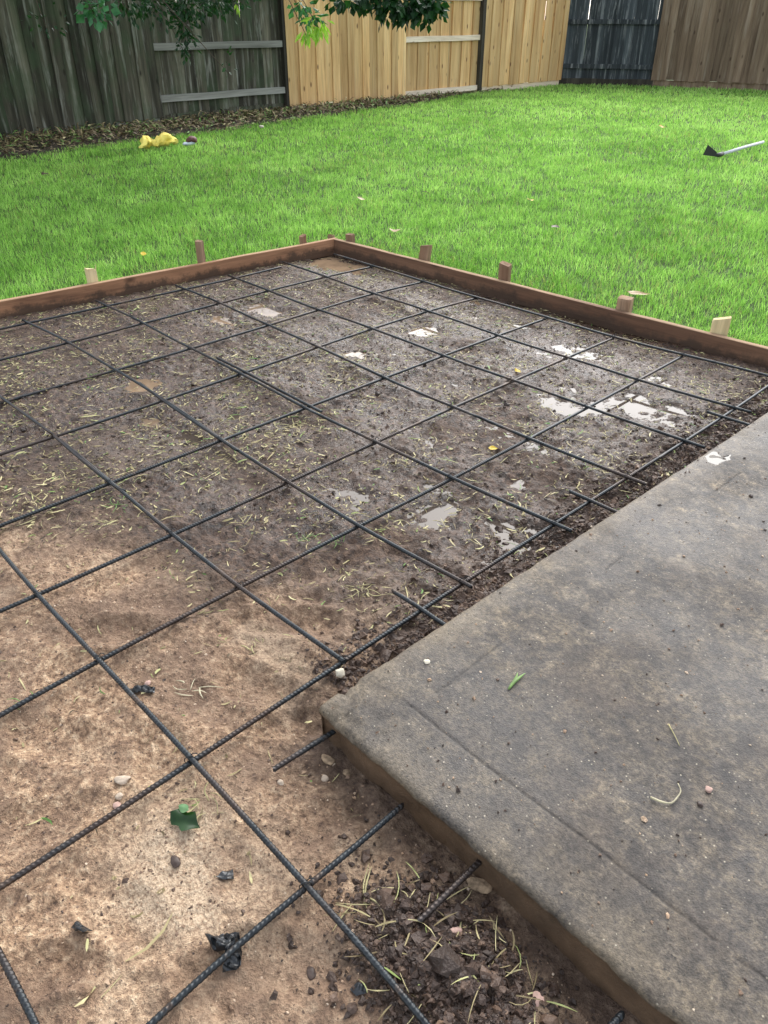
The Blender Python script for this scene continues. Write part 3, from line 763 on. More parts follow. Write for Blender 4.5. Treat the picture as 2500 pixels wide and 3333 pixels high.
# ------------------------------------------------------------------ fences
def picket_mesh(w, h, t, mat, seed, dog=False):
    r_ = np.random.default_rng(seed)
    n = 7; zs = np.linspace(0, h, n); V = []
    bx_, bw = r_.uniform(-.006, .006), r_.uniform(-.004, .004)
    for i, z in enumerate(zs):
        off = bx_*math.sin(z*1.7) ; ww = w*(1+bw*math.sin(z*3))/2
        e = r_.uniform(-.0015, .0015, 2)
        for (a, b_) in ((-ww+e[0], 0), (ww+e[1], 0), (ww+e[1], t), (-ww+e[0], t)): V.append((a+off, b_, z + (r_.uniform(-.006, .006) if i == 0 else 0)))
    F = []
    for i in range(n-1):
        for k in range(4): F.append((i*4+k, i*4+(k+1) % 4, i*4+4+(k+1) % 4, i*4+4+k))
    F.append((3, 2, 1, 0)); F.append(tuple((n-1)*4+k for k in range(4)))
    return mesh_mix('picket', V, F, mat)

def box_mesh(name, lx, ly, lz, mat, seg=8, seed=0, amp=.003):
    """beam along y of length ly"""
    V = []; F = []
    for i in range(seg+1):
        y = ly*i/seg; dz = amp*math.sin(i*1.3+seed)
        for a, b_ in ((0, 0), (lx, 0), (lx, lz), (0, lz)): V.append((a, y, b_+dz))
    for i in range(seg):
        for k in range(4): F.append((i*4+k, i*4+4+k, i*4+4+(k+1) % 4, i*4+(k+1) % 4))
    F.append((0, 1, 2, 3)); F.append(tuple(seg*4+k for k in (3, 2, 1, 0)))
    return mesh_mix(name, V, F, mat)

FL0 = np.array((-6.994, 0.768, -0.030)[:2]); FL1 = np.array((-7.615, 13.323, -0.030)[:2])
fdir = FL1-FL0; fdir /= np.linalg.norm(fdir)
fnorm = np.array([fdir[1], -fdir[0]])          # toward the camera side
def on_fence(xp, a, d):   # distance along the fence of a picture feature measured on the ground
    return float(np.dot(np.array(a)-FL0, fdir))
def fence_bay(root, P0, d, nrm, s0, s1, n, side, mat, rail_mat, h=1.9, z0=0.10, overlap=1.0, wv=0.1, lean=0.012, rails=(0.25, 0.95, 1.62), seeds=(0,), gap=False, rail_span=None, miss=(), jit=1.0):
    """side=+1: pickets on our side, rails hidden behind; -1: rails on our side"""
    sp = (s1-s0)/n
    ang = math.atan2(d[1], d[0])
    meshes = [picket_mesh(sp*overlap*(.84 if gap else 1), h, 0.016, mat, 100+k+seeds[0]*10) for k in range(5)]
    wide_ = [picket_mesh(sp*overlap*1.36, h, 0.016, mat, 150+k+seeds[0]*10) for k in range(3)]
    for i in range(n):
        s = s0 + sp*(i+.5) + rng.uniform(-.15, .15)*sp*wv*5
        layer = (i % 2)*0.022 if gap else rng.uniform(0, .007)
        off = (0.022 + layer) if side > 0 else (-0.067 + layer*1)
        p = P0 + d*s + nrm*off
        if i in miss: continue
        o = link('picket', wide_[rng.integers(3)] if gap and (i % 2 == 0) == (side > 0) else meshes[rng.integers(5)])
        # picket local y (thickness) should point to nrm
        flip = 1 if np.dot(np.array([-math.sin(ang), math.cos(ang)]), nrm) > 0 else -1
        o.rotation_euler = (rng.normal(0, .004), rng.normal(0, lean), ang if flip > 0 else ang+math.pi)
        o.location = (p[0], p[1], z0 + rng.uniform(-.015, .015)*jit)
        child_keep(o, root)
    for r_i, rz in enumerate(rails):
        a, b_ = rail_span or (s0, s1)
        L = b_-a-.02
        o = link('rail', box_mesh('rail', .038, L, .088, rail_mat, 8, r_i+seeds[0]))
        p = P0 + d*(a+.01) + nrm*(-0.022 if side < 0 else -.03)
        o.location = (p[0], p[1], rz - .044)
        # local x toward nrm: local y along d => rotation angle
        o.rotation_euler = (0, 0, ang - math.pi/2)
        child_keep(o, root)

def post(root, P0, d, nrm, s, mat, w=.09, h=1.95, off=-0.03):
    V, F = grid_box(h, w, w, 8, 4, 5, .002)
    V = V[:, [1, 2, 0]]; V[:, 0] -= w/2; V[:, 1] -= w/2; V[:, 2] -= .05
    o = link('post', mesh_mix('post', V, [f for f in F], mat))
    p = P0 + d*s + nrm*off
    o.location = (p[0], p[1], 0); o.rotation_euler = (0, 0, math.atan2(d[1], d[0])); child_keep(o, root)

def kick(root, P0, d, nrm, s0, s1, mat, z0, h, off, seed=0):
    o = link('kickboard', box_mesh('kickboard', .02, s1-s0, h, mat, 8, seed, .006))
    p = P0 + d*s0 + nrm*off
    o.location = (p[0], p[1], z0); o.rotation_euler = (0, 0, math.atan2(d[1], d[0])-math.pi/2); child_keep(o, root)

s_350 = on_fence(0, (-7.131, 2.841, -0.030)[:2], 0); s_607 = on_fence(0, (-7.379, 5.257, -0.030)[:2], 0)
s_855 = on_fence(0, (-7.463, 8.034, -0.030)[:2], 0); s_1040 = on_fence(0, (-7.376, 10.341, -0.030)[:2], 0); s_1205 = on_fence(0, (-7.600, 13.338, -0.030)[:2], 0)
wf = empty('weathered_fence', (*(FL0+fdir*1.5), 0), 'grey green weathered picket fence at the upper left, behind the leaf litter', 'fence')
bayL = 2.5
for k in range(3):   # bays running on out of the frame to the left
    e1 = s_350 - bayL*k; e0 = e1 - bayL
    fence_bay(wf, FL0, fdir, fnorm, e0, e1, 17, 1, M['old_wood'], M['old_wood_rail'], 1.85, .05, 1.17, .03, .011, seeds=(k,), jit=2.0, gap=True)
    kick(wf, FL0, fdir, fnorm, e0, e1, M['old_wood_rail'], -.03, .12, -.02, k)
    post(wf, FL0, fdir, fnorm, e0, M['dark_post'], off=-.09)
fence_bay(wf, FL0, fdir, fnorm, s_350, s_607-.05, 13, -1, M['old_wood'], M['old_wood_rail'], 1.78, .115, 1.05, .06, .006, rails=(.31, .945, 1.6), seeds=(7,))
kick(wf, FL0, fdir, fnorm, s_350, s_607-.06, M['old_wood'], -.04, .22, -.075, 4)
post(wf, FL0, fdir, fnorm, s_350-.02, M['dark_post'], off=-.07)
cf = empty('cedar_fence', (*(FL0+fdir*(s_855)), 0), 'newer light tan cedar fence in the middle of the yard boundary', 'fence')
post(cf, FL0, fdir, fnorm, s_607-.0, M['dark_post'], .10, 1.95, -.02)
fence_bay(cf, FL0, fdir, fnorm, s_607+.05, s_855, 15, 1, M['cedar'], M['cedar_rail'], 1.8, .075, 1.06, .04, .004, seeds=(2,), gap=True)
kick(cf, FL0, fdir, fnorm, s_607+.06, s_855, M['cedar_rail'], -.05, .12, -.01, 2)
fence_bay(cf, FL0, fdir, fnorm, s_855, s_1040-.05, 14, -1, M['cedar'], M['cedar_rail'], 1.8, .09, 1.08, .02, .003, gap=True, rails=(.09, .955, 1.6), seeds=(3,))
fence_bay(cf, FL0, fdir, fnorm+0, s_855, s_1040-.05, 13, -1, M['brown_wood'], M['brown_wood'], 1.8, .09, .95, .02, .003, rails=(), seeds=(6,)) if False else None
post(cf, FL0, fdir, fnorm, s_855, M['dark_post'], .09, 1.95, -.09)
post(cf, FL0, fdir, fnorm, s_1040, M['dark_post'], .10, 1.95, .0)
fence_bay(cf, FL0, fdir, fnorm, s_1040+.05, s_1205, 16, 1, M['cedar'], M['cedar_rail'], 1.82, .10, 1.10, .03, .004, seeds=(4,), gap=True)
kick(cf, FL0, fdir, fnorm, s_1040+.06, s_1205, M['cedar_rail'], -.03, .13, -.01, 5)
kick(cf, FL0, fdir, fnorm, s_855, s_1040-.06, M['old_wood_rail'], -.05, .09, -.04, 5)

BK0 = FL1 + fdir*0.02; BK1 = np.array((-5.878, 14.444, -0.030)[:2]); BK2 = np.array((-3.578, 15.158, -0.030)[:2])
bd = BK1-BK0; Lb = np.linalg.norm(bd); bd /= Lb; bn = np.array([bd[1], -bd[0]])
df = empty('dark_back_fence', (*BK0, 0), 'blackened blue grey fence section with two rails in the far corner', 'fence')
fence_bay(df, BK0, bd, bn, 0.0, Lb, 17, -1, M['blue_wood'], M['blue_wood'], 1.9, .03, 1.06, .03, .005, rails=(.37, 1.21), seeds=(8,))
kick(df, BK0, bd, bn, 0.0, Lb, M['dark_post'], -.03, .16, .0, 5)
bd2 = BK2-BK1; Lb2 = np.linalg.norm(bd2); bd2 /= Lb2; bn2 = np.array([bd2[1], -bd2[0]])
bf = empty('brown_back_fence', (*BK1, 0), 'brown stained picket fence at the upper right behind the lawn', 'fence')
fence_bay(bf, BK1, bd2, bn2, 0.0, Lb2*1.0+4.5, 46, 1, M['brown_wood'], M['brown_wood'], 1.95, .13, 1.17, .03, .007, seeds=(9,), gap=True)
kick(bf, BK1, bd2, bn2, 0.0, Lb2+4.5, M['brown_wood'], -.04, .17, -.01, 5)
for s in (0.0, 2.4, 4.8): post(bf, BK1, bd2, bn2, s, M['dark_post'], off=-.09)

# ------------------------------------------------------------------ lawn
def inside_lawn(x, y):
    sL = (x-BC[0])*nl[0]+(y-BC[1])*nl[1]; sR = (x-BC[0])*nr[0]+(y-BC[1])*nr[1]
    ok = (sL > TH+.01) | (sR > TH+.01)
    ok &= (x < 5.4)
    df_ = (x-FL0[0])*fnorm[0]+(y-FL0[1])*fnorm[1]
    al = (x-FL0[0])*fdir[0]+(y-FL0[1])*fdir[1]
    litter = np.interp(al, LIT_S, LIT_W) + 0.12*fbm(x, y, .25, 3, 160)
    ok &= df_ > litter
    b1 = (x-BK0[0])*bn[0]+(y-BK0[1])*bn[1]; b2 = (x-BK1[0])*bn2[0]+(y-BK1[1])*bn2[1]
    ok &= (b1 > .06) & (b2 > .06)
    return ok
LP = [(-5.432, -0.090, -0.030)[:2], (-5.588, 0.828, -0.030)[:2], (-5.845, 2.002, -0.030)[:2], (-5.859, 3.067, -0.030)[:2], (-6.149, 4.232, -0.030)[:2], (-6.441, 5.961, -0.030)[:2], (-6.680, 7.725, -0.030)[:2], (-7.205, 9.301, -0.030)[:2]]
LIT_S = [float(np.dot(np.array(p)-FL0, fdir)) for p in LP]; LIT_W = [float(np.dot(np.array(p)-FL0, fnorm)) for p in LP]
LIT_S = [-9] + LIT_S + [LIT_S[-1]+.5, 40]; LIT_W = [LIT_W[0]] + LIT_W + [.05, .05]

def blades(px_, py_, h, w, seed, lean=0.5, zbase=ZL, bend=1.0):
    """each blade: 2 quads-ish as 3 triangles bent over"""
    r_ = np.random.default_rng(seed); n = len(px_)
    az = r_.uniform(0, 2*math.pi, n); tilt = np.abs(r_.normal(0, lean, n)); 
    fx, fy = np.cos(az), np.sin(az)
    tw = r_.uniform(0, 2*math.pi, n)
    wx, wy = np.cos(tw), np.sin(tw)
    base = np.stack([px_, py_, np.full(n, zbase) if np.isscalar(zbase) else zbase], 1)
    W = np.stack([wx*w/2, wy*w/2, np.zeros(n)], 1)
    d1 = np.stack([fx*np.sin(tilt), fy*np.sin(tilt), np.cos(tilt)], 1)
    t2 = np.minimum(tilt + bend*r_.uniform(.2, .9, n), 2.0)
    d2 = np.stack([fx*np.sin(t2), fy*np.sin(t2), np.cos(t2)], 1)
    m1 = base + d1*(h*.55)[:, None]; tip = m1 + d2*(h*.5)[:, None]
    V = np.stack([base-W, base+W, m1+W*.8, m1-W*.8, tip], 1).reshape(-1, 3)
    k = np.arange(n)[:, None]*5
    F = np.concatenate([k+np.array([[0, 1, 2]]), k+np.array([[0, 2, 3]]), k+np.array([[3, 2, 4]])], 1).reshape(-1, 3)
    return V, F

m, nt, b = mat_new('grass_blade', 0.5, 0.25)
a_c, a_y = attr(nt, 'tone'), attr(nt, 'dry')
c = ramp(nt, a_c, [(0.0, (0.060, 0.145, 0.024)), (0.35, (0.175, 0.36, 0.065)), (0.7, (0.34, 0.58, 0.14)), (1.0, (0.56, 0.78, 0.28))])
c = mix(nt, a_y, c, (0.42, 0.36, 0.16))
nt.links.new(c, b.inputs['Base Color'])
tr = N(nt, 'ShaderNodeBsdfTranslucent'); nt.links.new(mix(nt, 1.0, c, (1.1, 1.25, 0.8), 'MULTIPLY'), tr.inputs['Color'])
ms = N(nt, 'ShaderNodeMixShader'); ms.inputs[0].default_value = 0.5
nt.links.new(b.outputs[0], ms.inputs[1]); nt.links.new(tr.outputs[0], ms.inputs[2])
nt.links.new(ms.outputs[0], nt.nodes['Material Output'].inputs['Surface'])
M['grass'] = m

PXs, PYs, Hs, Ws = [], [], [], []
camxy = np.array(CAM[:2])
for (r0, r1, dens, hh_, ww_) in [(3.5, 5.2, 9000, .046, .0027), (5.2, 7, 7000, .046, .0031), (7, 9.5, 4200, .046, .0041), (9.5, 13, 2400, .048, .0058), (13, 18, 1200, .050, .0085), (18, 26, 600, .052, .013)]:
    A_ = math.pi*(r1**2-r0**2)*(80/360)
    n = int(A_*dens)
    a = np.radians(rng.uniform(-46.2-41, -46.2+39, n)); r_ = np.sqrt(rng.uniform(r0**2, r1**2, n))
    x = camxy[0]+np.sin(a)*r_; y = camxy[1]+np.cos(a)*r_
    # clumping
    cl = fbm(x, y, .10, 3, 170, .6)
    k = inside_lawn(x, y) & (rng.uniform(0, 1, n) < 0.80 + 0.9*cl)
    x, y = x[k], y[k]; n = len(x)
    hvar = (0.75+0.55*rng.random(n))*(1+.35*fbm(x, y, .35, 3, 175))
    PXs.append(x); PYs.append(y); Hs.append(hh_*hvar); Ws.append(ww_*(.7+.6*rng.random(n)))
# a fringe beyond the camera's view, so that the lawn goes on to the sides
x = rng.uniform(-9, 5, 30000); y = rng.uniform(-5, 16, 30000)
k = inside_lawn(x, y); a = np.degrees(np.arctan2(x-camxy[0], y-camxy[1])); k &= (a < -87) | (a > -7.5)
x, y = x[k], y[k]
PXs.append(x); PYs.append(y); Hs.append(np.full(len(x), .06)); Ws.append(np.full(len(x), .012))
x = np.concatenate(PXs); y = np.concatenate(PYs); h = np.concatenate(Hs); w = np.concatenate(Ws)
V, F = blades(x, y, h, w, 5, .42)
# patches of lighter and darker growth; tone rises towards the far lawn
tone = 0.50 + 0.14*sstep(2, 9, y) + 0.26*fbm(x, y, .9, 4, 180, .6) + 0.22*fbm(x, y, .16, 3, 185) + rng.normal(0, .20, len(x))
dry = (rng.random(len(x)) < (0.025 + 0.10*sstep(.1, .5, fbm(x, y, .6, 3, 190)))).astype(float)*rng.uniform(.4, 1, len(x))
me = mesh_np('lawn_grass', V, F, M['grass'], False, {'tone': np.repeat(np.clip(tone, 0, 1), 5), 'dry': np.repeat(dry, 5)})
prop(link('lawn_grass', me), 'bright green lawn grass filling the yard between the form boards and the fences', 'grass', kind='stuff')
print('blades', len(x))

# leaf litter strip: soil sheet and dead leaves / weeds
m, nt, b = mat_new('litter_soil', 0.9, 0.2)
tc = N(nt, 'ShaderNodeTexCoord')
f = noise(nt, tc.outputs['Object'], 12, 5, .7)
nt.links.new(ramp(nt, f, [(0.3, (0.012, 0.010, 0.007)), (0.55, (0.035, 0.028, 0.018)), (0.75, (0.075, 0.06, 0.036))]), b.inputs['Base Color'])
ls = np.concatenate([np.arange(-7, 10.5, .07)]); lwid = 26
Sg, Tg = np.meshgrid(ls, np.linspace(-.25, 1, lwid), indexing='ij')
Wd = np.interp(Sg, LIT_S, LIT_W)
Xl = FL0[0]+fdir[0]*Sg+fnorm[0]*Wd*Tg*1.12; Yl = FL0[1]+fdir[1]*Sg+fnorm[1]*Wd*Tg*1.12
hump = np.clip(1-((Tg-.35)/.75)**2, 0, 1)
Zl = -.012 + hump*(.045+.03*fbm(Xl, Yl, .22, 4, 200, .6))*np.minimum(1, Wd/.5)
idx = np.arange(Sg.size).reshape(Sg.shape)
F = np.stack([idx[:-1, :-1], idx[1:, :-1], idx[1:, 1:], idx[:-1, 1:]], -1).reshape(-1, 4)
me = mesh_np('litter_soil', np.stack([Xl, Yl, Zl], -1).reshape(-1, 3), F, m, True)
prop(link('flower_bed_soil', me), kind='structure')

def strips(n, cx_, cy_, cz, L, w, seed, up=.25, curl=.6, segs=3):
    """curved flat ribbons lying about (clippings, dead leaves)"""
    r_ = np.random.default_rng(seed)
    az = r_.uniform(0, 2*math.pi, n); cu = r_.normal(0, curl, n)
    P = [np.stack([cx_, cy_, cz], 1)]
    el = r_.normal(0, up, n)
    for s in range(segs):
        a = az + cu*s/segs*1.5
        e = el*(1-1.2*s/segs)
        st = np.stack([np.cos(a)*np.cos(e), np.sin(a)*np.cos(e), np.sin(e)], 1)*(L/segs)[:, None]
        P.append(P[-1]+st)
    Wd_ = []
    for s in range(segs+1):
        a = az + cu*min(s, segs-1)/segs*1.5
        t = s/segs; pr = (math.sin(math.pi*(0.12+.86*t))**.6)
        ti = r_.normal(0, .4, n)
        Wd_.append(np.stack([-np.sin(a)*np.cos(ti), np.cos(a)*np.cos(ti), np.sin(ti)], 1)*(w/2*pr)[:, None])
    V = np.stack([p_ for s in range(segs+1) for p_ in (P[s]-Wd_[s], P[s]+Wd_[s])], 1).reshape(-1, 3)
    k = np.arange(n)[:, None]*(2*(segs+1))
    F = np.concatenate([k+np.array([[2*s, 2*s+1, 2*s+3, 2*s+2]]) for s in range(segs)], 1).reshape(-1, 4)
    return V, F, 2*(segs+1)

m, nt, b = mat_new('straw', 0.6, 0.3)
a_c = attr(nt, 'tone')
c = ramp(nt, a_c, [(0.0, (0.05, 0.035, 0.02)), (0.25, (0.16, 0.12, 0.06)), (0.5, (0.30, 0.25, 0.12)), (0.75, (0.52, 0.46, 0.24)), (0.9, (0.24, 0.30, 0.09)), (1.0, (0.11, 0.22, 0.05))])
nt.links.new(c, b.inputs['Base Color']); M['straw'] = m

n = 11000
s_ = rng.uniform(-4, 10.4, n); t_ = np.clip(rng.normal(.5, .32, n), -.05, 1.15)
wd = np.interp(s_, LIT_S, LIT_W)
n_k = rng.random(n) < np.clip(wd/.9, .25, 1)
s_, t_, wd = s_[n_k], t_[n_k], wd[n_k]; n = len(s_)
x = FL0[0]+fdir[0]*s_+fnorm[0]*wd*t_; y = FL0[1]+fdir[1]*s_+fnorm[1]*wd*t_
z = -.012 + np.clip(1-((t_/1.12-.35)/.75)**2, 0, 1)*(.045+.03*fbm(x, y, .22, 4, 200, .6))*np.minimum(1, wd/.5) + rng.uniform(.0, .05, n)
V, F, k = strips(n, x, y, z, rng.uniform(.05, .14, n), rng.uniform(.010, .028, n), 3, .55, .9)
tone = np.clip(rng.choice([.08, .2, .35, .5, .62, .95, 1.0], n, p=[.28, .26, .14, .08, .03, .12, .09])+rng.normal(0, .05, n), 0, 1)
me = mesh_np('leaf_litter', V, F, M['straw'], False, {'tone': np.repeat(tone, k)})
prop(link('leaf_litter', me), 'brown and green leaf litter and pulled weeds heaped along the foot of the fence', 'leaf litter', kind='stuff')

# ------------------------------------------------------------------ clippings on the mud
n = 52000
x = rng.uniform(-.3, 3.3, n); y = rng.uniform(-3.4, .15, n)
dens = sstep(1.0, .2, sand_mask(x, y))*(0.30 + 0.9*sstep(-.25, .45, fbm(x, y, .22, 3, 210, .6)))*np.where(x < 2.0, 1.0, .62)
dens = np.maximum(dens, .035)
sL = -((x-BC[0])*nl[0]+(y-BC[1])*nl[1]); sR = -((x-BC[0])*nr[0]+(y-BC[1])*nr[1])
k = (rng.random(n) < dens) & (sL > .01) & (sR > .01) & ~((x > SLX0-.01) & (y > SLY0-.02))
x, y = x[k], y[k]; n = len(x)
z = bed_height(x, y)+.003
L = rng.gamma(1.7, .0095, n)+.006
V, F, k = strips(n, x, y, z, L, rng.gamma(3, .0009, n)+.0010, 11, .07, .45)
tone = np.clip(rng.choice([.05, .25, .5, .72, .88, 1.0], n, p=[.16, .24, .27, .22, .07, .04])+rng.normal(0, .05, n), 0, 1)
me = mesh_np('grass_clippings', V, F, M['straw'], False, {'tone': np.repeat(tone, k)})
prop(link('grass_clippings', me), 'scattered straw coloured grass clippings pressed into the wet mud', 'clippings', kind='stuff')

# crumbs of soil
def crumbs(n, x, y, z, size, seed):
    r_ = np.random.default_rng(seed)
    # rounded lump: low ring, high ring, cap
    a6 = np.arange(5)/5*2*math.pi
    base = np.array([(math.cos(a), math.sin(a), -.3) for a in a6] + [(.62*math.cos(a+.6), .62*math.sin(a+.6), .62) for a in a6] + [(0, 0, .85)])
    fc = np.array([f for k in range(5) for f in ((k, (k+1) % 5, 5+k), ((k+1) % 5, 5+(k+1) % 5, 5+k), (5+k, 5+(k+1) % 5, 10))])
    sc = size[:, None, None]*r_.uniform(.6, 1.25, (n, 11, 3))*np.array([1.1, .9, .55])
    V = base[None]*sc + r_.normal(0, .20, (n, 11, 3))*size[:, None, None]
    a = r_.uniform(0, 6.28, n); ca, sa = np.cos(a)[:, None], np.sin(a)[:, None]
    Vx = V[..., 0]*ca-V[..., 1]*sa; Vy = V[..., 0]*sa+V[..., 1]*ca
    V = np.stack([Vx, Vy, V[..., 2]], -1) + np.stack([x, y, z], 1)[:, None]
    F = (np.arange(n)[:, None, None]*11 + fc[None]).reshape(-1, 3)
    return V.reshape(-1, 3), F
m, nt, b = mat_new('soil_crumb', 0.55, 0.4)
a_c = attr(nt, 'tone')
nt.links.new(ramp(nt, a_c, [(0.0, (0.022, 0.014, 0.010)), (0.35, (0.065, 0.04, 0.028)), (0.6, (0.16, 0.10, 0.065)), (0.85, (0.40, 0.27, 0.17)), (1.0, (0.62, 0.50, 0.37))]), b.inputs['Base Color'])
tc = N(nt, 'ShaderNodeTexCoord'); bump(nt, b, noise(nt, tc.outputs['Object'], 150, 3), .8, .004)
M['crumb'] = m
xs, ys, ss, ts = [], [], [], []
n = 12000   # along the cut strip beside the patio
y = rng.uniform(-2.5, .1, n); x = SLX0 + (y-SLY0)*.02 - np.abs(rng.normal(.0, .095, n)) - .012
xs.append(x); ys.append(y); ss.append(rng.gamma(1.5, .0024, n)+.0012); ts.append(.15+rng.beta(2, 3.5, n)*.6)
n = 22000  # everywhere
x = rng.uniform(-.2, 3.3, n); y = rng.uniform(-4.2, .1, n)
xs.append(x); ys.append(y); sm_ = sand_mask(x, y); ss.append((rng.gamma(1.3, .0017, n)+.0010)*(1-.5*sm_)); ts.append(np.clip(rng.beta(1.6, 3, n)*.6 + .45*sm_, 0, 1))
n = 16000   # fine crumbs in the sandy near part
x = rng.uniform(2.0, 4.4, n); y = rng.uniform(-4.0, SLY0-.02, n)
xs.append(x); ys.append(y); ss.append(rng.gamma(1.6, .0007, n)+.0010); ts.append(np.clip(.25+.75*rng.beta(2.2, 1.8, n), 0, 1))
X_ = np.concatenate(xs); Y_ = np.concatenate(ys); S_ = np.concatenate(ss); T_ = np.concatenate(ts)
sL = -((X_-BC[0])*nl[0]+(Y_-BC[1])*nl[1]); sR = -((X_-BC[0])*nr[0]+(Y_-BC[1])*nr[1])
k = (sL > .02) & (sR > .02) & ~((X_ > SLX0-.006) & (Y_ > SLY0-.006))
X_, Y_, S_, T_ = X_[k], Y_[k], S_[k], T_[k]
V, F = crumbs(len(X_), X_, Y_, bed_height(X_, Y_)+S_*.02, S_, 21)
me = mesh_np('soil_crumbs', V, F, m, False, {'tone': np.repeat(T_, 11)})
prop(link('soil_crumbs', me), 'loose crumbs of brown soil and grit strewn over the whole bed', 'soil crumbs', kind='stuff')
# the heap by the second dowel
n = 8000
hx, hy = (3.599, -2.794, -0.020)[:2]
a = rng.uniform(0, 6.28, n); r_ = np.abs(rng.normal(0, .55, n))
x = hx + .02 + np.cos(a)*r_*.20; y = hy + np.sin(a)*r_*.13
sz = rng.gamma(1.2, .0021, n)+.0010
ok = ~((x > SLX0-.006) & (y > SLY0-.01))
x, y, sz = x[ok], y[ok], sz[ok]; n = len(x)
V, F = crumbs(n, x, y, bed_height(x, y)+sz*.1+rng.uniform(0, .004, n), sz, 23)
me = mesh_np('soil_heap', V, F, m, False, {'tone': np.repeat(.08+rng.beta(1.5, 4, n)*.65, 11)})
prop(link('soil_heap', me), 'dark crumbly heap of topsoil at the end of the second dowel in the lower right', 'soil heap', kind='stuff')
n = 85
a = rng.uniform(0, 6.28, n); r_ = np.sqrt(rng.random(n)); x = hx + .02 + np.cos(a)*r_*.20; y = hy + np.sin(a)*r_*.13
V, F, k = strips(n, x, y, bed_height(x, y)+.010, rng.uniform(.02, .07, n), rng.uniform(.0015, .0034, n), 31, .18, .5, 4)
tone = np.clip(rng.choice([.3, .45, .6, .75, .86], n)+rng.normal(0, .04, n), 0, 1)
me = mesh_np('grass_scraps', V, F, M['straw'], False, {'tone': np.repeat(tone, k)})
prop(link('grass_scraps', me), 'longer pale grass scraps lying on the dark soil heap', 'grass scraps', kind='stuff')

# grit on the patio
n = 2600
x = SLX0 + rng.uniform(.02, 2.2, n); y = SLY0 + rng.uniform(.02, 2.8, n)
sz = rng.gamma(1.8, .0007, n)+.0008
V, F = crumbs(n, x, y, SLTOP+sz*.3, sz, 41)
me = mesh_np('patio_grit', V, F, m, False, {'tone': np.repeat(np.clip(rng.beta(1.2, 1.1, n), 0, 1), 11)})
prop(link('patio_grit', me), 'fine pale and dark grit sprinkled over the patio surface', 'grit', kind='stuff')
# ------------------------------------------------------------------ tree over the left fence
m, nt, b = mat_new('leaf_dark', 0.45, 0.4)
v, rnd = objvec(nt, (1, 1, 1), False)
lc = ramp(nt, noise(nt, v, 6, 3), [(0.3, (0.006, 0.026, 0.008)), (0.5, (0.012, 0.05, 0.013)), (0.7, (0.028, 0.09, 0.022))])
nt.links.new(lc, b.inputs['Base Color'])
def add_trans(nt, b, c, k, tint=(1.1, 1.2, .6)):
    tr = N(nt, 'ShaderNodeBsdfTranslucent'); nt.links.new(mix(nt, 1.0, c, tint, 'MULTIPLY'), tr.inputs['Color'])
    ms = N(nt, 'ShaderNodeMixShader'); ms.inputs[0].default_value = k
    nt.links.new(b.outputs[0], ms.inputs[1]); nt.links.new(tr.outputs[0], ms.inputs[2])
    nt.links.new(ms.outputs[0], nt.nodes['Material Output'].inputs['Surface'])
add_trans(nt, b, lc, .3); M['leaf_dark'] = m
def leaf_mat(name, stops, sc=12, k=.35, rough=.45):
    m, nt, b = mat_new(name, rough, .4)
    v, _ = objvec(nt, (1, 1, 1), False)
    c = ramp(nt, noise(nt, v, sc, 3), stops); nt.links.new(c, b.inputs['Base Color']); add_trans(nt, b, c, k); M[name] = m
leaf_mat('leaf_mid', [(0.3, (0.03, 0.12, 0.05)), (0.7, (0.07, 0.22, 0.09))])
leaf_mat('leaf_lime', [(0.3, (0.22, 0.42, 0.05)), (0.7, (0.48, 0.70, 0.12))], 12, .5)
m, nt, b = mat_new('bark', 0.9, 0.2); v, _ = objvec(nt, (8, 8, 2), False)
f = noise(nt, v, 3, 5, .7); nt.links.new(ramp(nt, f, [(0.3, (0.03, 0.022, 0.016)), (0.7, (0.12, 0.095, 0.07))]), b.inputs['Base Color']); bump(nt, b, f, .8, .03); M['bark'] = m

def leaves(P, size, seed, droop=0.0, aspect=1.7):
    """leaf = two folded halves with a point, 4 tris"""
    r_ = np.random.default_rng(seed); n = len(P)
    d = r_.normal(0, 1, (n, 3)); d[:, 2] -= droop; d /= np.linalg.norm(d, axis=1)[:, None]
    u = np.cross(d, r_.normal(0, 1, (n, 3))); u /= np.linalg.norm(u, axis=1)[:, None]; w = np.cross(d, u)
    s = (size*r_.uniform(.65, 1.3, n))[:, None]
    A_ = P; mid = P + d*s*.5; tip = P + d*s + w*s*.12
    Lf = mid*.95+P*.05 + u*s/aspect*.5 + w*s*.10; Rt = mid*.95+P*.05 - u*s/aspect*.5 + w*s*.10
    V = np.stack([A_, Lf, tip, Rt, mid], 1).reshape(-1, 3); k = np.arange(n)[:, None]*5
    F = np.concatenate([k+np.array([[0, 4, 1]]), k+np.array([[1, 4, 2]]), k+np.array([[0, 3, 4]]), k+np.array([[3, 2, 4]])], 1).reshape(-1, 3)
    return V, F
def clump(c, rad, n, seed):
    r_ = np.random.default_rng(seed); p = r_.normal(0, .45, (n, 3)); return np.array(c) + p*np.array(rad)
TB = FL0 + fdir*1.6 - fnorm*1.3
tree = empty('overhanging_tree', (TB[0], TB[1], -.05), 'leafy tree beyond the weathered fence whose low twigs hang into the top of the photo', 'tree')
def limb(name, pts_, r0, r1):
    P_ = catmull(pts_, .15); n = len(P_); V, F = tube(P_, np.linspace(r0, r1, n), 8)
    o = link(name, mesh_np(name, V, F, M['bark'], True)); child_keep(o, tree)
top = np.array([TB[0]+.3, TB[1]+.1, 2.6])
limb('trunk', [(TB[0], TB[1], -.1), (TB[0]+.05, TB[1], 1.2), tuple(top)], .19, .13)
CEN = np.array([-6.0, 1.0, 4.1])
pts_l = []
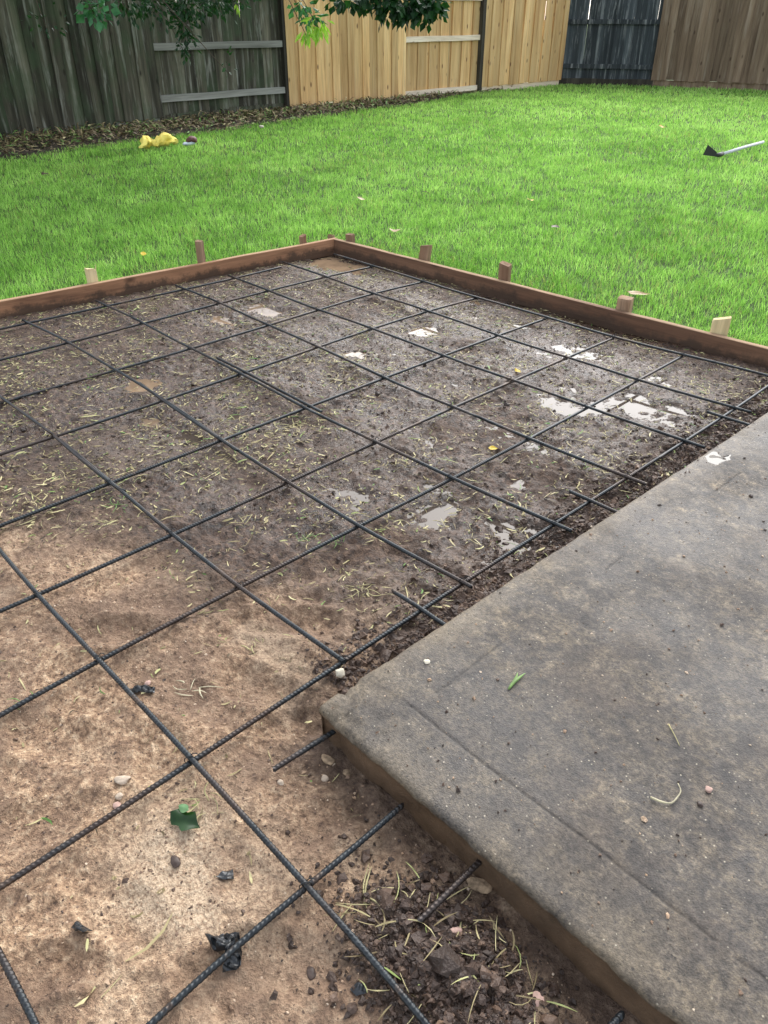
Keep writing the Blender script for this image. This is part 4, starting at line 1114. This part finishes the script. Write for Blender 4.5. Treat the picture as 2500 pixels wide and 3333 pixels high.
for k in range(9):
    a = k*2.4; e = CEN + np.array([2.2*math.cos(a), 2.4*math.sin(a), .3+1.3*math.sin(k*1.7)])
    limb('limb', [tuple(top-np.array([0, 0, .3])), tuple((top+e)/2+np.array([0, 0, .4])), tuple(e)], .075, .02); pts_l.append(e)
r2 = np.random.default_rng(77)
cl = []
for k in range(120):
    u_ = r2.normal(0, 1, 3); u_ /= np.linalg.norm(u_); rr = r2.uniform(.35, 1.0)**.5
    c_ = CEN + u_*np.array([2.9, 3.0, 1.9])*rr
    if c_[2] < 2.35: c_[2] = 2.35 + r2.uniform(0, .5)
    cl.append(clump(c_, (.6, .6, .4), 170, 500+k))
cp = np.vstack(cl); cp[:, 2] = np.maximum(cp[:, 2], 1.72+.3*r2.random(len(cp)))
V, F = leaves(cp, .12, 9, .4, 1.5)
_c = link('crown', mesh_np('crown', V, F, M['leaf_dark'])); child_keep(_c, tree); _c['kind'] = 'stuff'
def sprig(groups, mat, size, start, seed, droop=.6, aspect=1.7, name='sprig', lab=None):
    P_ = np.vstack([clump(c, r, n, seed+i) for i, (c, r, n) in enumerate(groups)])
    k0 = 0
    for i, (c, r, n) in enumerate(groups):
        V, F = leaves(P_[k0:k0+n], size, seed+i, droop, aspect); k0 += n
        if lab and size >= .08:
            for k in range(n):
                child_keep(link('leaf', mesh_np('leaf', V[k*5:k*5+5], F[:4], M[mat])), tree)
        else:
            o = link(name, mesh_np(name, V, F, M[mat])); child_keep(o, tree); o['kind'] = 'stuff'
            if lab: o['label'] = lab
    for i, (c, r, n) in enumerate(groups):
        c = np.array(c); s_ = np.array(start); mid = (c+s_)/2 + np.array([.05, 0, .10])
        limb('twig', [tuple(s_), tuple(mid), tuple(c + np.array([0, 0, -r[2]*.6]))], .010, .003)
sprig([((-3.713, 0.478, 1.382), (.12, .12, .13), 60)], 'leaf_mid', .085, (-3.6, -.6, 2.5), 901, .5, 1.15, lab='round bluish green leaves')
sprig([((-3.946, 0.902, 1.419), (.25, .25, .16), 140), ((-3.998, 1.223, 1.411), (.25, .25, .16), 160), ((-3.828, 1.509, 1.423), (.25, .2, .20), 260), ((-3.858, 1.460, 1.232), (.10, .1, .22), 120), ((-3.868, 1.444, 1.035), (.06, .06, .10), 28), ((-3.838, 1.866, 1.439), (.25, .2, .14), 200), ((-3.705, 2.061, 1.494), (.2, .2, .12), 60)], 'leaf_dark', .06, (-4.6, .8, 2.6), 920, .6, 1.8)
sprig([((-4.264, 0.237, 1.246), (.22, .2, .12), 26), ((-4.106, 0.584, 1.506), (.3, .3, .14), 60), ((-3.482, 1.680, 0.920), (.06, .05, .16), 12)], 'leaf_dark', .05, (-4.6, .0, 2.6), 940, .4)
sprig([((-3.730, 2.026, 1.432), (.03, .03, .06), 5)], 'leaf_lime', .09, (-4.6, 1.0, 2.6), 945, 1.5, 3)
sprig([((-3.284, 2.620, 1.299), (.10, .1, .07), 26), ((-3.346, 2.543, 1.402), (.16, .1, .12), 30)], 'leaf_mid', .09, (-4.2, 2.0, 2.6), 950, .7, 1.6)
sprig([((-3.154, 2.620, 1.243), (.10, .08, .08), 34), ((-3.237, 2.519, 1.187), (.05, .05, .10), 16)], 'leaf_lime', .12, (-4.2, 2.0, 2.6), 955, 2.2, 3.2, lab='bright lime drooping young leaves')
sprig([((-3.507, 3.285, 1.459), (.28, .2, .09), 60), ((-3.355, 3.454, 1.493), (.2, .2, .12), 60), ((-3.199, 3.620, 1.451), (.20, .2, .16), 120), ((-3.068, 3.754, 1.401), (.16, .16, .17), 130), ((-2.949, 3.870, 1.439), (.2, .2, .15), 130), ((-2.839, 3.975, 1.427), (.12, .12, .15), 80)], 'leaf_dark', .10, (-4.0, 3.2, 2.5), 960, .9, 1.3)
limb('limb', [tuple(CEN + np.array([0, 0, -.4])), (-4.9, 2.1, 3.0), (-4.0, 3.2, 2.5), (-3.2, 4.2, 1.9)], .05, .008)

# ------------------------------------------------------------------ things on the lawn
def blob_mesh(name, pts3, rads, mat, seed, amp, squash=.7, sides=16):
    P_ = catmull(pts3, .02); n = len(P_)
    s_ = np.linspace(0, 1, n); R_ = np.interp(s_, np.linspace(0, 1, len(rads)), rads)
    V, F = tube(P_, R_, sides)
    V[:, 2] = (V[:, 2]-.0)*squash
    V += (amp*np.stack([fbm(V[:, 0]*1+V[:, 2], V[:, 1], .06, 4, seed, .6), fbm(V[:, 0], V[:, 1]+V[:, 2], .05, 4, seed+4, .6), fbm(V[:, 0]+V[:, 2]*2, V[:, 1], .04, 4, seed+8, .6)], 1))
    V[:, 2] = np.maximum(V[:, 2], -.01)
    return mesh_np(name, V, F, mat, True)
m, nt, b = mat_new('yellow_cloth', 0.75, 0.3); v, _ = objvec(nt, (1, 1, 1), False)
nt.links.new(ramp(nt, noise(nt, v, 9, 3), [(0.3, (0.78, 0.58, 0.08)), (0.55, (0.95, 0.80, 0.20))]), b.inputs['Base Color']); M['yellow'] = m
y0 = np.array((-4.886, 1.311, 0.000)); y1 = np.array((-4.907, 1.448, 0.000)); y2 = np.array((-4.855, 1.557, 0.000)); y3 = np.array((-4.860, 1.769, 0.000))
def z_(p, z): return (p[0], p[1], z)
o = link('yellow_cloth', blob_mesh('yellow_cloth', [z_(y0, .05), z_(y1, .085), z_(y2*.8+y1*.2, .065), z_(y2, .09), z_(y2*.4+y3*.6, .105), z_(y3, .06)], [.006, .062, .038, .042, .062, .055, .025], M['yellow'], 300, .045, 1.0, 24))
prop(o, 'crumpled bright yellow cloth lying on the lawn beside the leaf litter', 'cloth')
def simple(name, c, rough=.6, metal=0, var=.3, sc=20):
    m, nt, b = mat_new(name, rough, .4); v, _ = objvec(nt, (1, 1, 1), False)
    nt.links.new(ramp(nt, noise(nt, v, sc, 4, .6), [(0.3, tuple(x_*(1-var) for x_ in c)), (0.7, tuple(min(1, x_*(1+var)) for x_ in c))]), b.inputs['Base Color'])
    b.inputs['Metallic'].default_value = metal; M[name] = m; return m
simple('rag_brown', (0.12, 0.05, 0.045)); simple('rag_white', (0.55, 0.62, 0.70)); simple('black_iron', (0.02, 0.02, 0.02), .5); simple('grey_handle', (0.52, 0.53, 0.56), .45, 0, .15, 30)
r0 = np.array((-4.811, 1.821, 0.000)); r1 = np.array((-4.798, 2.004, 0.000)); rt = empty('crumpled_rag', tuple(r0), 'small dark brown and pale blue rag beside the yellow cloth', 'rag')
o = link('rag_top', blob_mesh('rag_top', [z_(r0*.6+r1*.4, .07), z_(r0*.3+r1*.7, .12), z_(r1, .06)], [.02, .045, .045, .02], M['rag_brown'], 320, .02)); child_keep(o, rt)
o = link('rag_hem', blob_mesh('rag_hem', [z_(r0, .05), z_(r0*.5+r1*.5, .055), z_(r0*.1+r1*.9, .05)], [.015, .03, .03, .012], M['rag_white'], 330, .012)); child_keep(o, rt)
# hoe
h0 = np.array((-0.021, 5.630, 0.000)); h1 = np.array((-0.063, 6.803, 0.000)); hd = h1-h0; hl = np.linalg.norm(hd); hd /= hl
hoe = empty('garden_hoe', tuple(h0), 'garden hoe with black blade and grey handle lying on the right of the lawn', 'hoe')
V, F = tube([tuple(h0+np.array([0, 0, .05])), tuple((h0+h1)/2+np.array([0, 0, .064])), tuple(h1+np.array([0, 0, .07]))], .016, 10)
child_keep(link('handle', mesh_np('handle', V, F, M['grey_handle'], True)), hoe)
V, F = tube([tuple(h0+hd*.06+np.array([0, 0, .052])), tuple(h0-hd*.02+np.array([0, 0, .05])), tuple(h0-hd*.10+np.array([0, 0, .055]))], np.array([.022, .024, .017]), 10)
child_keep(link('socket', mesh_np('socket', V, F, M['black_iron'], True)), hoe)
hn = np.array([-hd[1], hd[0], 0]); bc = h0 - hd*.10
rt_ = np.array([math.cos(math.radians(-46)), math.sin(math.radians(-46))*-1*-1, 0])
Lv = -np.array(_ri)
q_ = [bc+np.array([0, 0, .085]), bc+np.array([0, 0, .04]), bc+Lv*.14+np.array([0, 0, .055]), bc+Lv*.11+np.array([0, 0, .155])]
bk = hn*.006
Vb = [*(p_ for p_ in q_), *(p_+bk for p_ in q_)]
child_keep(link('blade', mesh_mix('blade', Vb, [(0, 1, 2, 3), (7, 6, 5, 4), (0, 4, 5, 1), (1, 5, 6, 2), (2, 6, 7, 3), (3, 7, 4, 0)], M['black_iron'])), hoe)

# fallen leaves
def leaf_mesh(L, Wd, mat, seed, curl=.3, lobes=0):
    n, k = 11, 7; V = []
    r_ = np.random.default_rng(seed); ph = r_.uniform(0, 6)
    for i in range(n):
        t = i/(n-1); w = Wd*(math.sin(math.pi*min(1, t*1.02)**.8)**.9)*(1+(.28*math.sin(lobes*t*6.28) if lobes else 0)) + .0004
        for j in range(k):
            s = j/(k-1)*2-1
            V.append((L*(t-.5), s*w/2, L*curl*((t-.5)**2) + abs(s)*w*.22*math.sin(ph+t*4) + .002 + .1*L*curl*math.sin(3*s+5*t+ph)*.4))
    F = [(i*k+j, (i+1)*k+j, (i+1)*k+j+1, i*k+j+1) for i in range(n-1) for j in range(k-1)]
    return mesh_mix('leaf', V, F, mat, True)
leaf_mat('leaf_tan', [(0.3, (0.30, 0.19, 0.09)), (0.7, (0.55, 0.40, 0.22))], 30, .2)
leaf_mat('leaf_orange', [(0.3, (0.60, 0.30, 0.05)), (0.7, (0.78, 0.46, 0.10))], 30, .3)
leaf_mat('leaf_yellow', [(0.3, (0.62, 0.42, 0.03)), (0.7, (0.85, 0.62, 0.06))], 30, .3)
leaf_mat('leaf_brown', [(0.3, (0.04, 0.02, 0.012)), (0.7, (0.12, 0.07, 0.04))], 30, .1)
leaf_mat('leaf_deep', [(0.3, (0.006, 0.022, 0.005)), (0.7, (0.018, 0.055, 0.010))], 30, .12, .25)
leaf_mat('leaf_pale', [(0.3, (0.10, 0.22, 0.09)), (0.7, (0.20, 0.36, 0.16))], 30, .2)
for (p, L, Wd, mt, rz, lab) in [
    ((-1.729, 7.439, 0.050), .10, .06, 'leaf_orange', .3, 'small orange leaf on the far lawn, straight below the corner of the dark fence'),
    ((0.029, 2.170, 0.045), .07, .035, 'leaf_orange', 1.3, 'tiny orange leaf in the middle of the lawn'),
    ((-0.955, 1.178, 0.045), .08, .04, 'leaf_tan', .6, 'pale tan leaf on the lawn left of the dark crumpled leaf'),
    ((-0.799, 1.775, 0.045), .06, .04, 'leaf_brown', 2.0, 'dark crumpled leaf on the lawn above the corner of the formwork'),
    ((0.744, 1.519, 0.045), .07, .045, 'leaf_brown', .2, 'blackish leaf in the grass beyond the middle of the right form board'),
    ((0.011, 0.618, 0.045), .09, .04, 'leaf_tan', .9, 'curled tan leaf in the grass behind the second stake right of the corner'),
    ((1.976, 0.559, 0.040), .13, .045, 'leaf_tan', .75, 'long dry tan leaf on the grass behind the mud splashed stake'),
    ((1.310, -1.729, 0.000), .0, .0, None, 0, ''),
    ((-0.622, -0.997, 0.045), .05, .035, 'leaf_yellow', .2, 'yellow petal like leaf in the grass behind the left form board'),
    ((-3.864, -0.240, 0.050), .10, .06, 'leaf_brown', .2, 'black wet leaf on the lawn in front of the leaf litter at far left'),
    ((2.496, -1.311, -0.020), .036, .024, 'leaf_yellow', .9, 'bright yellow leaf scrap on the mud between two bars, the larger yellow one'),
    ((2.105, -0.659, -0.020), .045, .02, 'leaf_yellow', -.3, 'small yellow leaf beside the whitish puddles on the far mud')]:
    if not mt: continue
    o = link('fallen_leaf', leaf_mesh(L, Wd, M[mt], int(p[0]*100) % 997), loc=(p[0], p[1], p[2]), rot=(.15, .1, rz)); prop(o, lab, 'leaf')
gl = (3.071, -2.959, -0.012)
lf = empty('green_leaf', (gl[0], gl[1], gl[2]), 'glossy dark green leaf with its pale underside folded over, on the sandy ground', 'leaf')
def local(o, par, loc, rot): o.parent = par; o.location = loc; o.rotation_euler = rot; return o
z0_ = float(bed_height(np.array([gl[0]]), np.array([gl[1]]))[0]) + .004
lf.location.z = z0_
local(link('blade', leaf_mesh(.072, .040, M['leaf_deep'], 5, .35, 2)), lf, (0, 0, .008), (.2, .1, .35))
local(link('folded_edge', leaf_mesh(.030, .017, M['leaf_pale'], 6, .4)), lf, (-.018, .010, .020), (.3, -.2, .2))

# ------------------------------------------------------------------ plastic scraps, stones
m, nt, b = mat_new('black_plastic', 0.32, .5); v, _ = objvec(nt, (1, 1, 1), False)
nt.links.new(ramp(nt, noise(nt, v, 30, 4), [(0.35, (0.006, 0.007, 0.008)), (0.75, (0.022, 0.026, 0.03))]), b.inputs['Base Color']); M['plastic'] = m
def bh(x, y): return float(bed_height(np.array([x]), np.array([y]))[0])
def scrap(outline, mat, lab, name, cat, lift, seed, th=.0012):
    P_ = np.array([p_[:2] for p_ in outline]); c = P_.mean(0); n = len(P_)
    rings = [1.0, .88, .76, .62, .48, .34, .2, .1]; V = []
    for s in rings:
        for k in range(n):
            for f_ in (0, .25, .5, .75):
                q_ = c + (P_[k]*(1-f_)+P_[(k+1) % n]*f_ - c)*s
                V.append((q_[0], q_[1], bh(*q_) + .003 + lift*(1-s**2)*.5 + lift*.9*max(0, float(vn(q_[0], q_[1], .022, seed))) + lift*.7*abs(float(vn(q_[0]*1.6+q_[1], q_[1]-q_[0]*.4, .012, seed+1)))))
    m_ = 4*n; F = []
    for r_i in range(7):
        for k in range(m_): F.append((r_i*m_+k, r_i*m_+(k+1) % m_, (r_i+1)*m_+(k+1) % m_, (r_i+1)*m_+k))
    F.append(tuple(7*m_+k for k in range(m_)))
    o = link(name, mesh_mix(name, V, F, mat)); md = o.modifiers.new('thick', 'SOLIDIFY'); md.thickness = th; md.offset = 1
    prop(o, lab, cat)
scrap([(3.296, -3.057, -0.020), (3.305, -3.030, -0.010), (3.321, -3.007, 0.000), (3.348, -3.021, -0.010), (3.369, -3.038, -0.020), (3.355, -3.065, -0.020), (3.338, -3.039, -0.020), (3.321, -3.059, -0.020)], M['plastic'], 'folded black plastic scrap half under the lowest crossing bar', 'plastic_scrap', 'plastic scrap', .022, 400)
scrap([(3.107, -3.215, -0.020), (3.104, -3.200, -0.020), (3.117, -3.198, -0.020), (3.134, -3.189, -0.020), (3.140, -3.204, -0.020), (3.127, -3.213, -0.020)], M['plastic'], 'small ragged black scrap on the sand at lower left, left of the folded one', 'plastic_scrap', 'plastic scrap', .010, 401)
scrap([(3.203, -2.978, -0.020), (3.201, -2.962, -0.020), (3.211, -2.946, -0.020), (3.229, -2.956, -0.020), (3.222, -2.969, -0.020)], M['plastic'], 'thin black scrap on the palest sand', 'plastic_scrap', 'plastic scrap', .006, 402)
scrap([(2.654, -2.867, -0.020), (2.665, -2.841, -0.020), (2.696, -2.817, -0.020), (2.718, -2.829, -0.020), (2.691, -2.849, -0.020), (2.681, -2.869, -0.020)], M['plastic'], 'dark wet scrap beside the bar, uppermost on the sandy part', 'plastic_scrap', 'plastic scrap', .010, 403)
scrap([(3.523, -2.929, -0.020), (3.524, -2.915, -0.020), (3.537, -2.906, -0.020), (3.548, -2.913, -0.020), (3.538, -2.928, -0.020)], M['plastic'], 'small black scrap left of the dark soil heap', 'plastic_scrap', 'plastic scrap', .006, 404)

def stone_mesh(s, seed, mat, flat=.6):
    import bmesh
    bm = bmesh.new(); bmesh.ops.create_icosphere(bm, subdivisions=3, radius=1)
    r_ = np.random.default_rng(seed); off = r_.uniform(0, 50, 2); pl = r_.normal(0, 1, (7, 3)); pl /= np.linalg.norm(pl, axis=1)[:, None]
    for v_ in bm.verts:
        c = np.array(v_.co); 
        for p_ in pl:
            d_ = c@p_
            if d_ > .72: c = c - p_*(d_-.72)*.85
        k = 1 + .14*float(vn(c[0]+off[0], c[1]+c[2]+off[1], .6, 500)) + .06*float(vn(c[0]+off[0], c[1]+c[2]*2, .2, 501))
        v_.co = (c[0]*s[0]*k, c[1]*s[1]*k, c[2]*s[2]*flat*k)
    me = bpy.data.meshes.new('stone'); bm.to_mesh(me); bm.free(); me.materials.append(mat)
    me.polygons.foreach_set('use_smooth', [True]*len(me.polygons)); return me
simple('stone_pale', (0.46, 0.37, 0.28), .8, 0, .3, 60); simple('stone_pink', (0.48, 0.32, 0.26), .8, 0, .25, 60); simple('stone_white', (0.56, 0.51, 0.40), .8, 0, .15, 60)
simple('clod', (0.05, 0.032, 0.024), .5, 0, .5, 70); simple('concrete_lump', (0.28, 0.20, 0.125), .95, 0, .6, 90)
Z0, ZS = -.022, SLTOP
for (x_, y_, s, mt, zz, lab, nm) in [
    ((2.887, -3.001, -0.020)[0], (2.887, -3.001, -0.020)[1], (.018, .011, .012), 'stone_pale', None, 'pale elongated stone on the sand left of the bar, largest of three in a row', 'stone'),
    ((2.917, -3.023, -0.020)[0], (2.917, -3.023, -0.020)[1], (.009, .009, .009), 'stone_pale', None, 'round pebble just below the pale elongated stone', 'stone'),
    ((2.930, -3.037, -0.020)[0], (2.930, -3.037, -0.020)[1], (.010, .009, .008), 'stone_pink', None, 'pinkish pebble lowest of three stones in a row', 'stone'),
    ((2.671, -2.822, -0.020)[0], (2.671, -2.822, -0.020)[1], (.008, .008, .009), 'stone_pink', None, 'pink pebble next to the uppermost dark scrap', 'stone'),
    ((2.981, -2.478, 0.000)[0], (2.981, -2.478, 0.000)[1], (.014, .013, .022), 'stone_white', -.005, 'creamy white lump lodged at the broken corner of the patio', 'stone'),
    ((3.115, -2.762, -0.020)[0], (3.115, -2.762, -0.020)[1], (.009, .008, .008), 'stone_pale', None, 'pale pebble below the tip of the first dowel', 'stone'),
    ((3.159, -2.679, -0.020)[0], (3.159, -2.679, -0.020)[1], (.011, .008, .006), 'stone_pale', None, 'flat pale pebble under the patio lip right of the first dowel', 'stone'),
    ((3.179, -2.634, -0.020)[0], (3.179, -2.634, -0.020)[1], (.010, .009, .008), 'concrete_lump', None, 'grey pebble close beneath the patio lip', 'stone'),
    ((3.280, -2.600, -0.020)[0], (3.280, -2.600, -0.020)[1], (.014, .008, .008), 'stone_pink', None, 'flat pinkish brown stone on the sand between the first dowel and the middle bar end', 'stone'),
    ((3.764, -2.212, 0.062)[0], (3.764, -2.212, 0.062)[1], (.008, .007, .009), 'stone_pink', .067, 'pinkish pebble standing alone on the patio', 'pebble'),
    ((3.768, -2.253, 0.062)[0], (3.768, -2.253, 0.062)[1], (.007, .006, .006), 'clod', .064, 'dark crumb on the patio just below the pinkish pebble', 'pebble'),
    ((3.145, -2.352, 0.062)[0], (3.145, -2.352, 0.062)[1], (.008, .008, .004), 'stone_white', .063, 'flat white pebble on the patio near its far left edge', 'pebble'),
    ((3.343, -1.089, 0.062)[0], (3.343, -1.089, 0.062)[1], (.009, .007, .008), 'clod', .064, 'black crumb on the patio near the right border', 'pebble'),
    ((3.579, -2.734, -0.020)[0], (3.579, -2.734, -0.020)[1], (.012, .010, .010), 'stone_pink', None, 'pink stone on the sand at the left end of the soil heap', 'stone'),
    ((3.743, -2.711, -0.020)[0], (3.743, -2.711, -0.020)[1], (.014, .010, .009), 'stone_pink', None, 'reddish stone at the lower right of the soil heap', 'stone'),
    ((3.546, -2.610, -0.020)[0], (3.551, -2.615, -0.020)[1]-.01, (.026, .016, .013), 'concrete_lump', None, 'lump of crumbled concrete right under the second dowel', 'stone'),
    ((3.132, -2.637, -0.020)[0], (3.118, -2.645, -0.020)[1], (.020, .012, .007), 'concrete_lump', None, 'tan crumbled concrete patch under the first dowel', 'stone'),
    ((-5.541, 3.501, 0.020)[0], (-5.541, 3.501, 0.020)[1], (.04, .03, .035), 'stone_white', .04, 'small white stone at the edge of the leaf litter by the dark fence post', 'stone'),
    ((3.123, -3.016, -0.020)[0], (3.123, -3.016, -0.020)[1], (.016, .009, .007), 'clod', None, 'flat dark clod on the pale sand', 'clod'),
    ((3.452, -2.953, -0.020)[0], (3.452, -2.953, -0.020)[1], (.014, .009, .007), 'clod', None, 'dark brown clod between the crossing bars at the bottom', 'clod')]:
    z__ = zz if zz is not None else bh(x_, y_) + s[2]*.15
    o = link(nm, stone_mesh(s, int(x_*1000) % 991, M[mt]), loc=(x_, y_, z__), rot=(0, 0, x_*9)); prop(o, lab, 'stone' if nm != 'clod' else 'clod')

# ------------------------------------------------------------------ sprigs and straws
for k_, (nm, c_) in enumerate({'blade_green': (0.17, 0.28, 0.08), 'blade_straw': (0.42, 0.37, 0.18), 'blade_white': (0.52, 0.47, 0.32)}.items()):
    leaf_mat(nm, [(0.3, tuple(v*.75 for v in c_)), (0.7, tuple(min(1, v*1.25) for v in c_))], 40, .2)
def straw(path, w, mat, lab, name='grass_straw', cat='straw'):
    P_ = catmull(path, .006); n = len(P_); V, F = tube(P_, np.linspace(w*.5, w*.2, n), 5)
    o = link(name, mesh_np(name, V, F[:-6] if False else F, M[mat], True)); prop(o, lab, cat)
Zp = SLTOP + .004
straw([(3.695, -2.309, 0.066), (3.716, -2.304, 0.068), (3.729, -2.292, 0.066), (3.731, -2.273, 0.068), (3.728, -2.254, 0.067), (3.716, -2.243, 0.068)], .005, 'blade_white', 'pale hook shaped straw lying on the patio')
straw([(3.628, -2.119, 0.066), (3.652, -2.137, 0.066), (3.673, -2.155, 0.066)], .003, 'blade_straw', 'thin straight brown straw on the patio')
sp = empty('grass_sprig', (3.331, -2.281, 0.064), 'forked green grass sprig on the patio', 'grass sprig')
def ribbon(path, w, mat, par):
    P_ = catmull(path, .008); n = len(P_)
    V, F = tube(P_, np.maximum(.0005, w/2*np.sin(np.linspace(.5, 3.0, n))), 6)
    V[:, 2] = (V[:, 2]-P_[:, 2].min())*.55 + P_[:, 2].min()
    o = link('blade', mesh_np('blade', V, F, M[mat], True)); child_keep(o, par)
ribbon([(3.331, -2.284, 0.064), (3.327, -2.257, 0.070), (3.328, -2.219, 0.070)], .009, 'blade_green', sp)
ribbon([(3.327, -2.270, 0.064), (3.322, -2.245, 0.072), (3.316, -2.233, 0.074)], .006, 'blade_green', sp)
ribbon([(3.442, -2.374, 0.064), (3.435, -2.363, 0.070), (3.432, -2.348, 0.070)], .004, 'blade_green', sp) if False else None
TU = [(0,0,'blade_straw',13,.065,'yellow straw tuft on the wet mud above the dowel past the broken corner'),
      (0,0,'blade_straw',8,.055,'yellow grass tuft in the middle of the mud between bars'),
      (0,0,'blade_green',11,.06,'pale green grass tuft right of the yellow one in the middle of the mud'),
      (0,0,'blade_green',6,.05,'green blades lying against a bar crossing in the middle'),
      (0,0,'blade_green',6,.05,'green tuft next to the spliced bar at the left'),
      (0,0,'blade_green',7,.05,'green tuft in the far left part of the mud'),
      (0,0,'blade_straw',6,.06,'yellow straw tuft between the puddles near the right board'),
      (0,0,'blade_white',7,.055,'bleached grass blades on the sandy ground left of centre'),
      (0,0,'blade_straw',8,.05,'dry star shaped tuft beside the dark green leaf'),
      (0,0,'blade_straw',6,.05,'straw tuft at the upper end of the left splice'),
      (0,0,'blade_straw',14,.06,'loose yellow tuft on the far mud between two long bars'),
      (0,0,'blade_green',4,.035,'small green blade near the left border on the sand'),
      (0,0,'blade_straw',5,.045,'small dry tuft on the brown sand above the long ribbed bar'),
      (0,0,'blade_straw',6,.085,'long straws by the nearest bar crossing')]
TUW = [(2.762, -2.225, -0.020), (2.256, -2.273, -0.020), (2.443, -2.150, -0.020), (2.547, -2.120, -0.020), (1.869, -2.493, -0.020), (0.812, -2.067, -0.020), (2.659, -0.493, -0.020), (2.749, -2.753, -0.020), (3.052, -2.919, -0.020), (1.026, -1.946, -0.020), (1.831, -1.707, -0.020), (2.545, -3.072, -0.020), (2.736, -2.563, -0.020), (3.433, -2.811, -0.020)]
for i, ((_, _, mt, n, L, lab), p) in enumerate(zip(TU, TUW)):
    z__ = bh(*p[:2]) + .004
    tu = empty('grass_tuft', (p[0], p[1], z__), lab, 'grass tuft')
    r_ = np.random.default_rng(700+i)
    for k in range(n):
        a = r_.uniform(0, 6.28); l = L*r_.uniform(.5, 1.2); o0 = r_.normal(0, L*.22, 2); b2_ = r_.normal(0, .7); e = r_.uniform(.05, .45)
        P_ = [(p[0]+o0[0], p[1]+o0[1], z__)]
        for s in (1, 2): P_.append((P_[-1][0]+math.cos(a+b2_*.5*(s-1))*l/2, P_[-1][1]+math.sin(a+b2_*(s-1))*l/2, z__ + l*.5*e*(1 if s == 1 else .7)))
        ribbon(P_, r_.uniform(.002, .0042), mt, tu)

# shallow water left on the patio
m, nt, b = mat_new('patio_water', 0.2, 0.35); b.inputs['Base Color'].default_value = (0.11, 0.10, 0.085, 1)
poly_ = [(3.118, -0.955, 0.066), (3.118, -0.902, 0.066), (3.139, -0.895, 0.066), (3.163, -0.913, 0.066), (3.184, -0.871, 0.066), (3.193, -0.914, 0.066), (3.179, -0.946, 0.066), (3.176, -0.977, 0.066), (3.150, -0.986, 0.066)]
P_ = np.array([p_[:2] for p_ in poly_]); c_ = P_.mean(0); n = 60
th = np.linspace(0, len(P_), n, endpoint=False); V = []
for t in th:
    i = int(t) % len(P_); f_ = t-int(t); q_ = P_[i]*(1-f_)+P_[(i+1) % len(P_)]*f_; q_ = q_ + .006*np.array([vn(q_[0], q_[1], .02, 601), vn(q_[0], q_[1], .02, 602)]); V.append((q_[0], q_[1], SLTOP+.0006))
for i in range(n): V.append((c_[0]+(V[i][0]-c_[0])*.93, c_[1]+(V[i][1]-c_[1])*.93, SLTOP+.0008))
for i in range(n): V[i] = (V[i][0], V[i][1], SLTOP-.002)
V.append((c_[0], c_[1], SLTOP+.0008))
F = [(i, (i+1) % n, n+(i+1) % n, n+i) for i in range(n)] + [(n+i, n+(i+1) % n, 2*n) for i in range(n)]
prop(link('patio_water', mesh_mix('patio_water', V, F, m)), kind='structure')
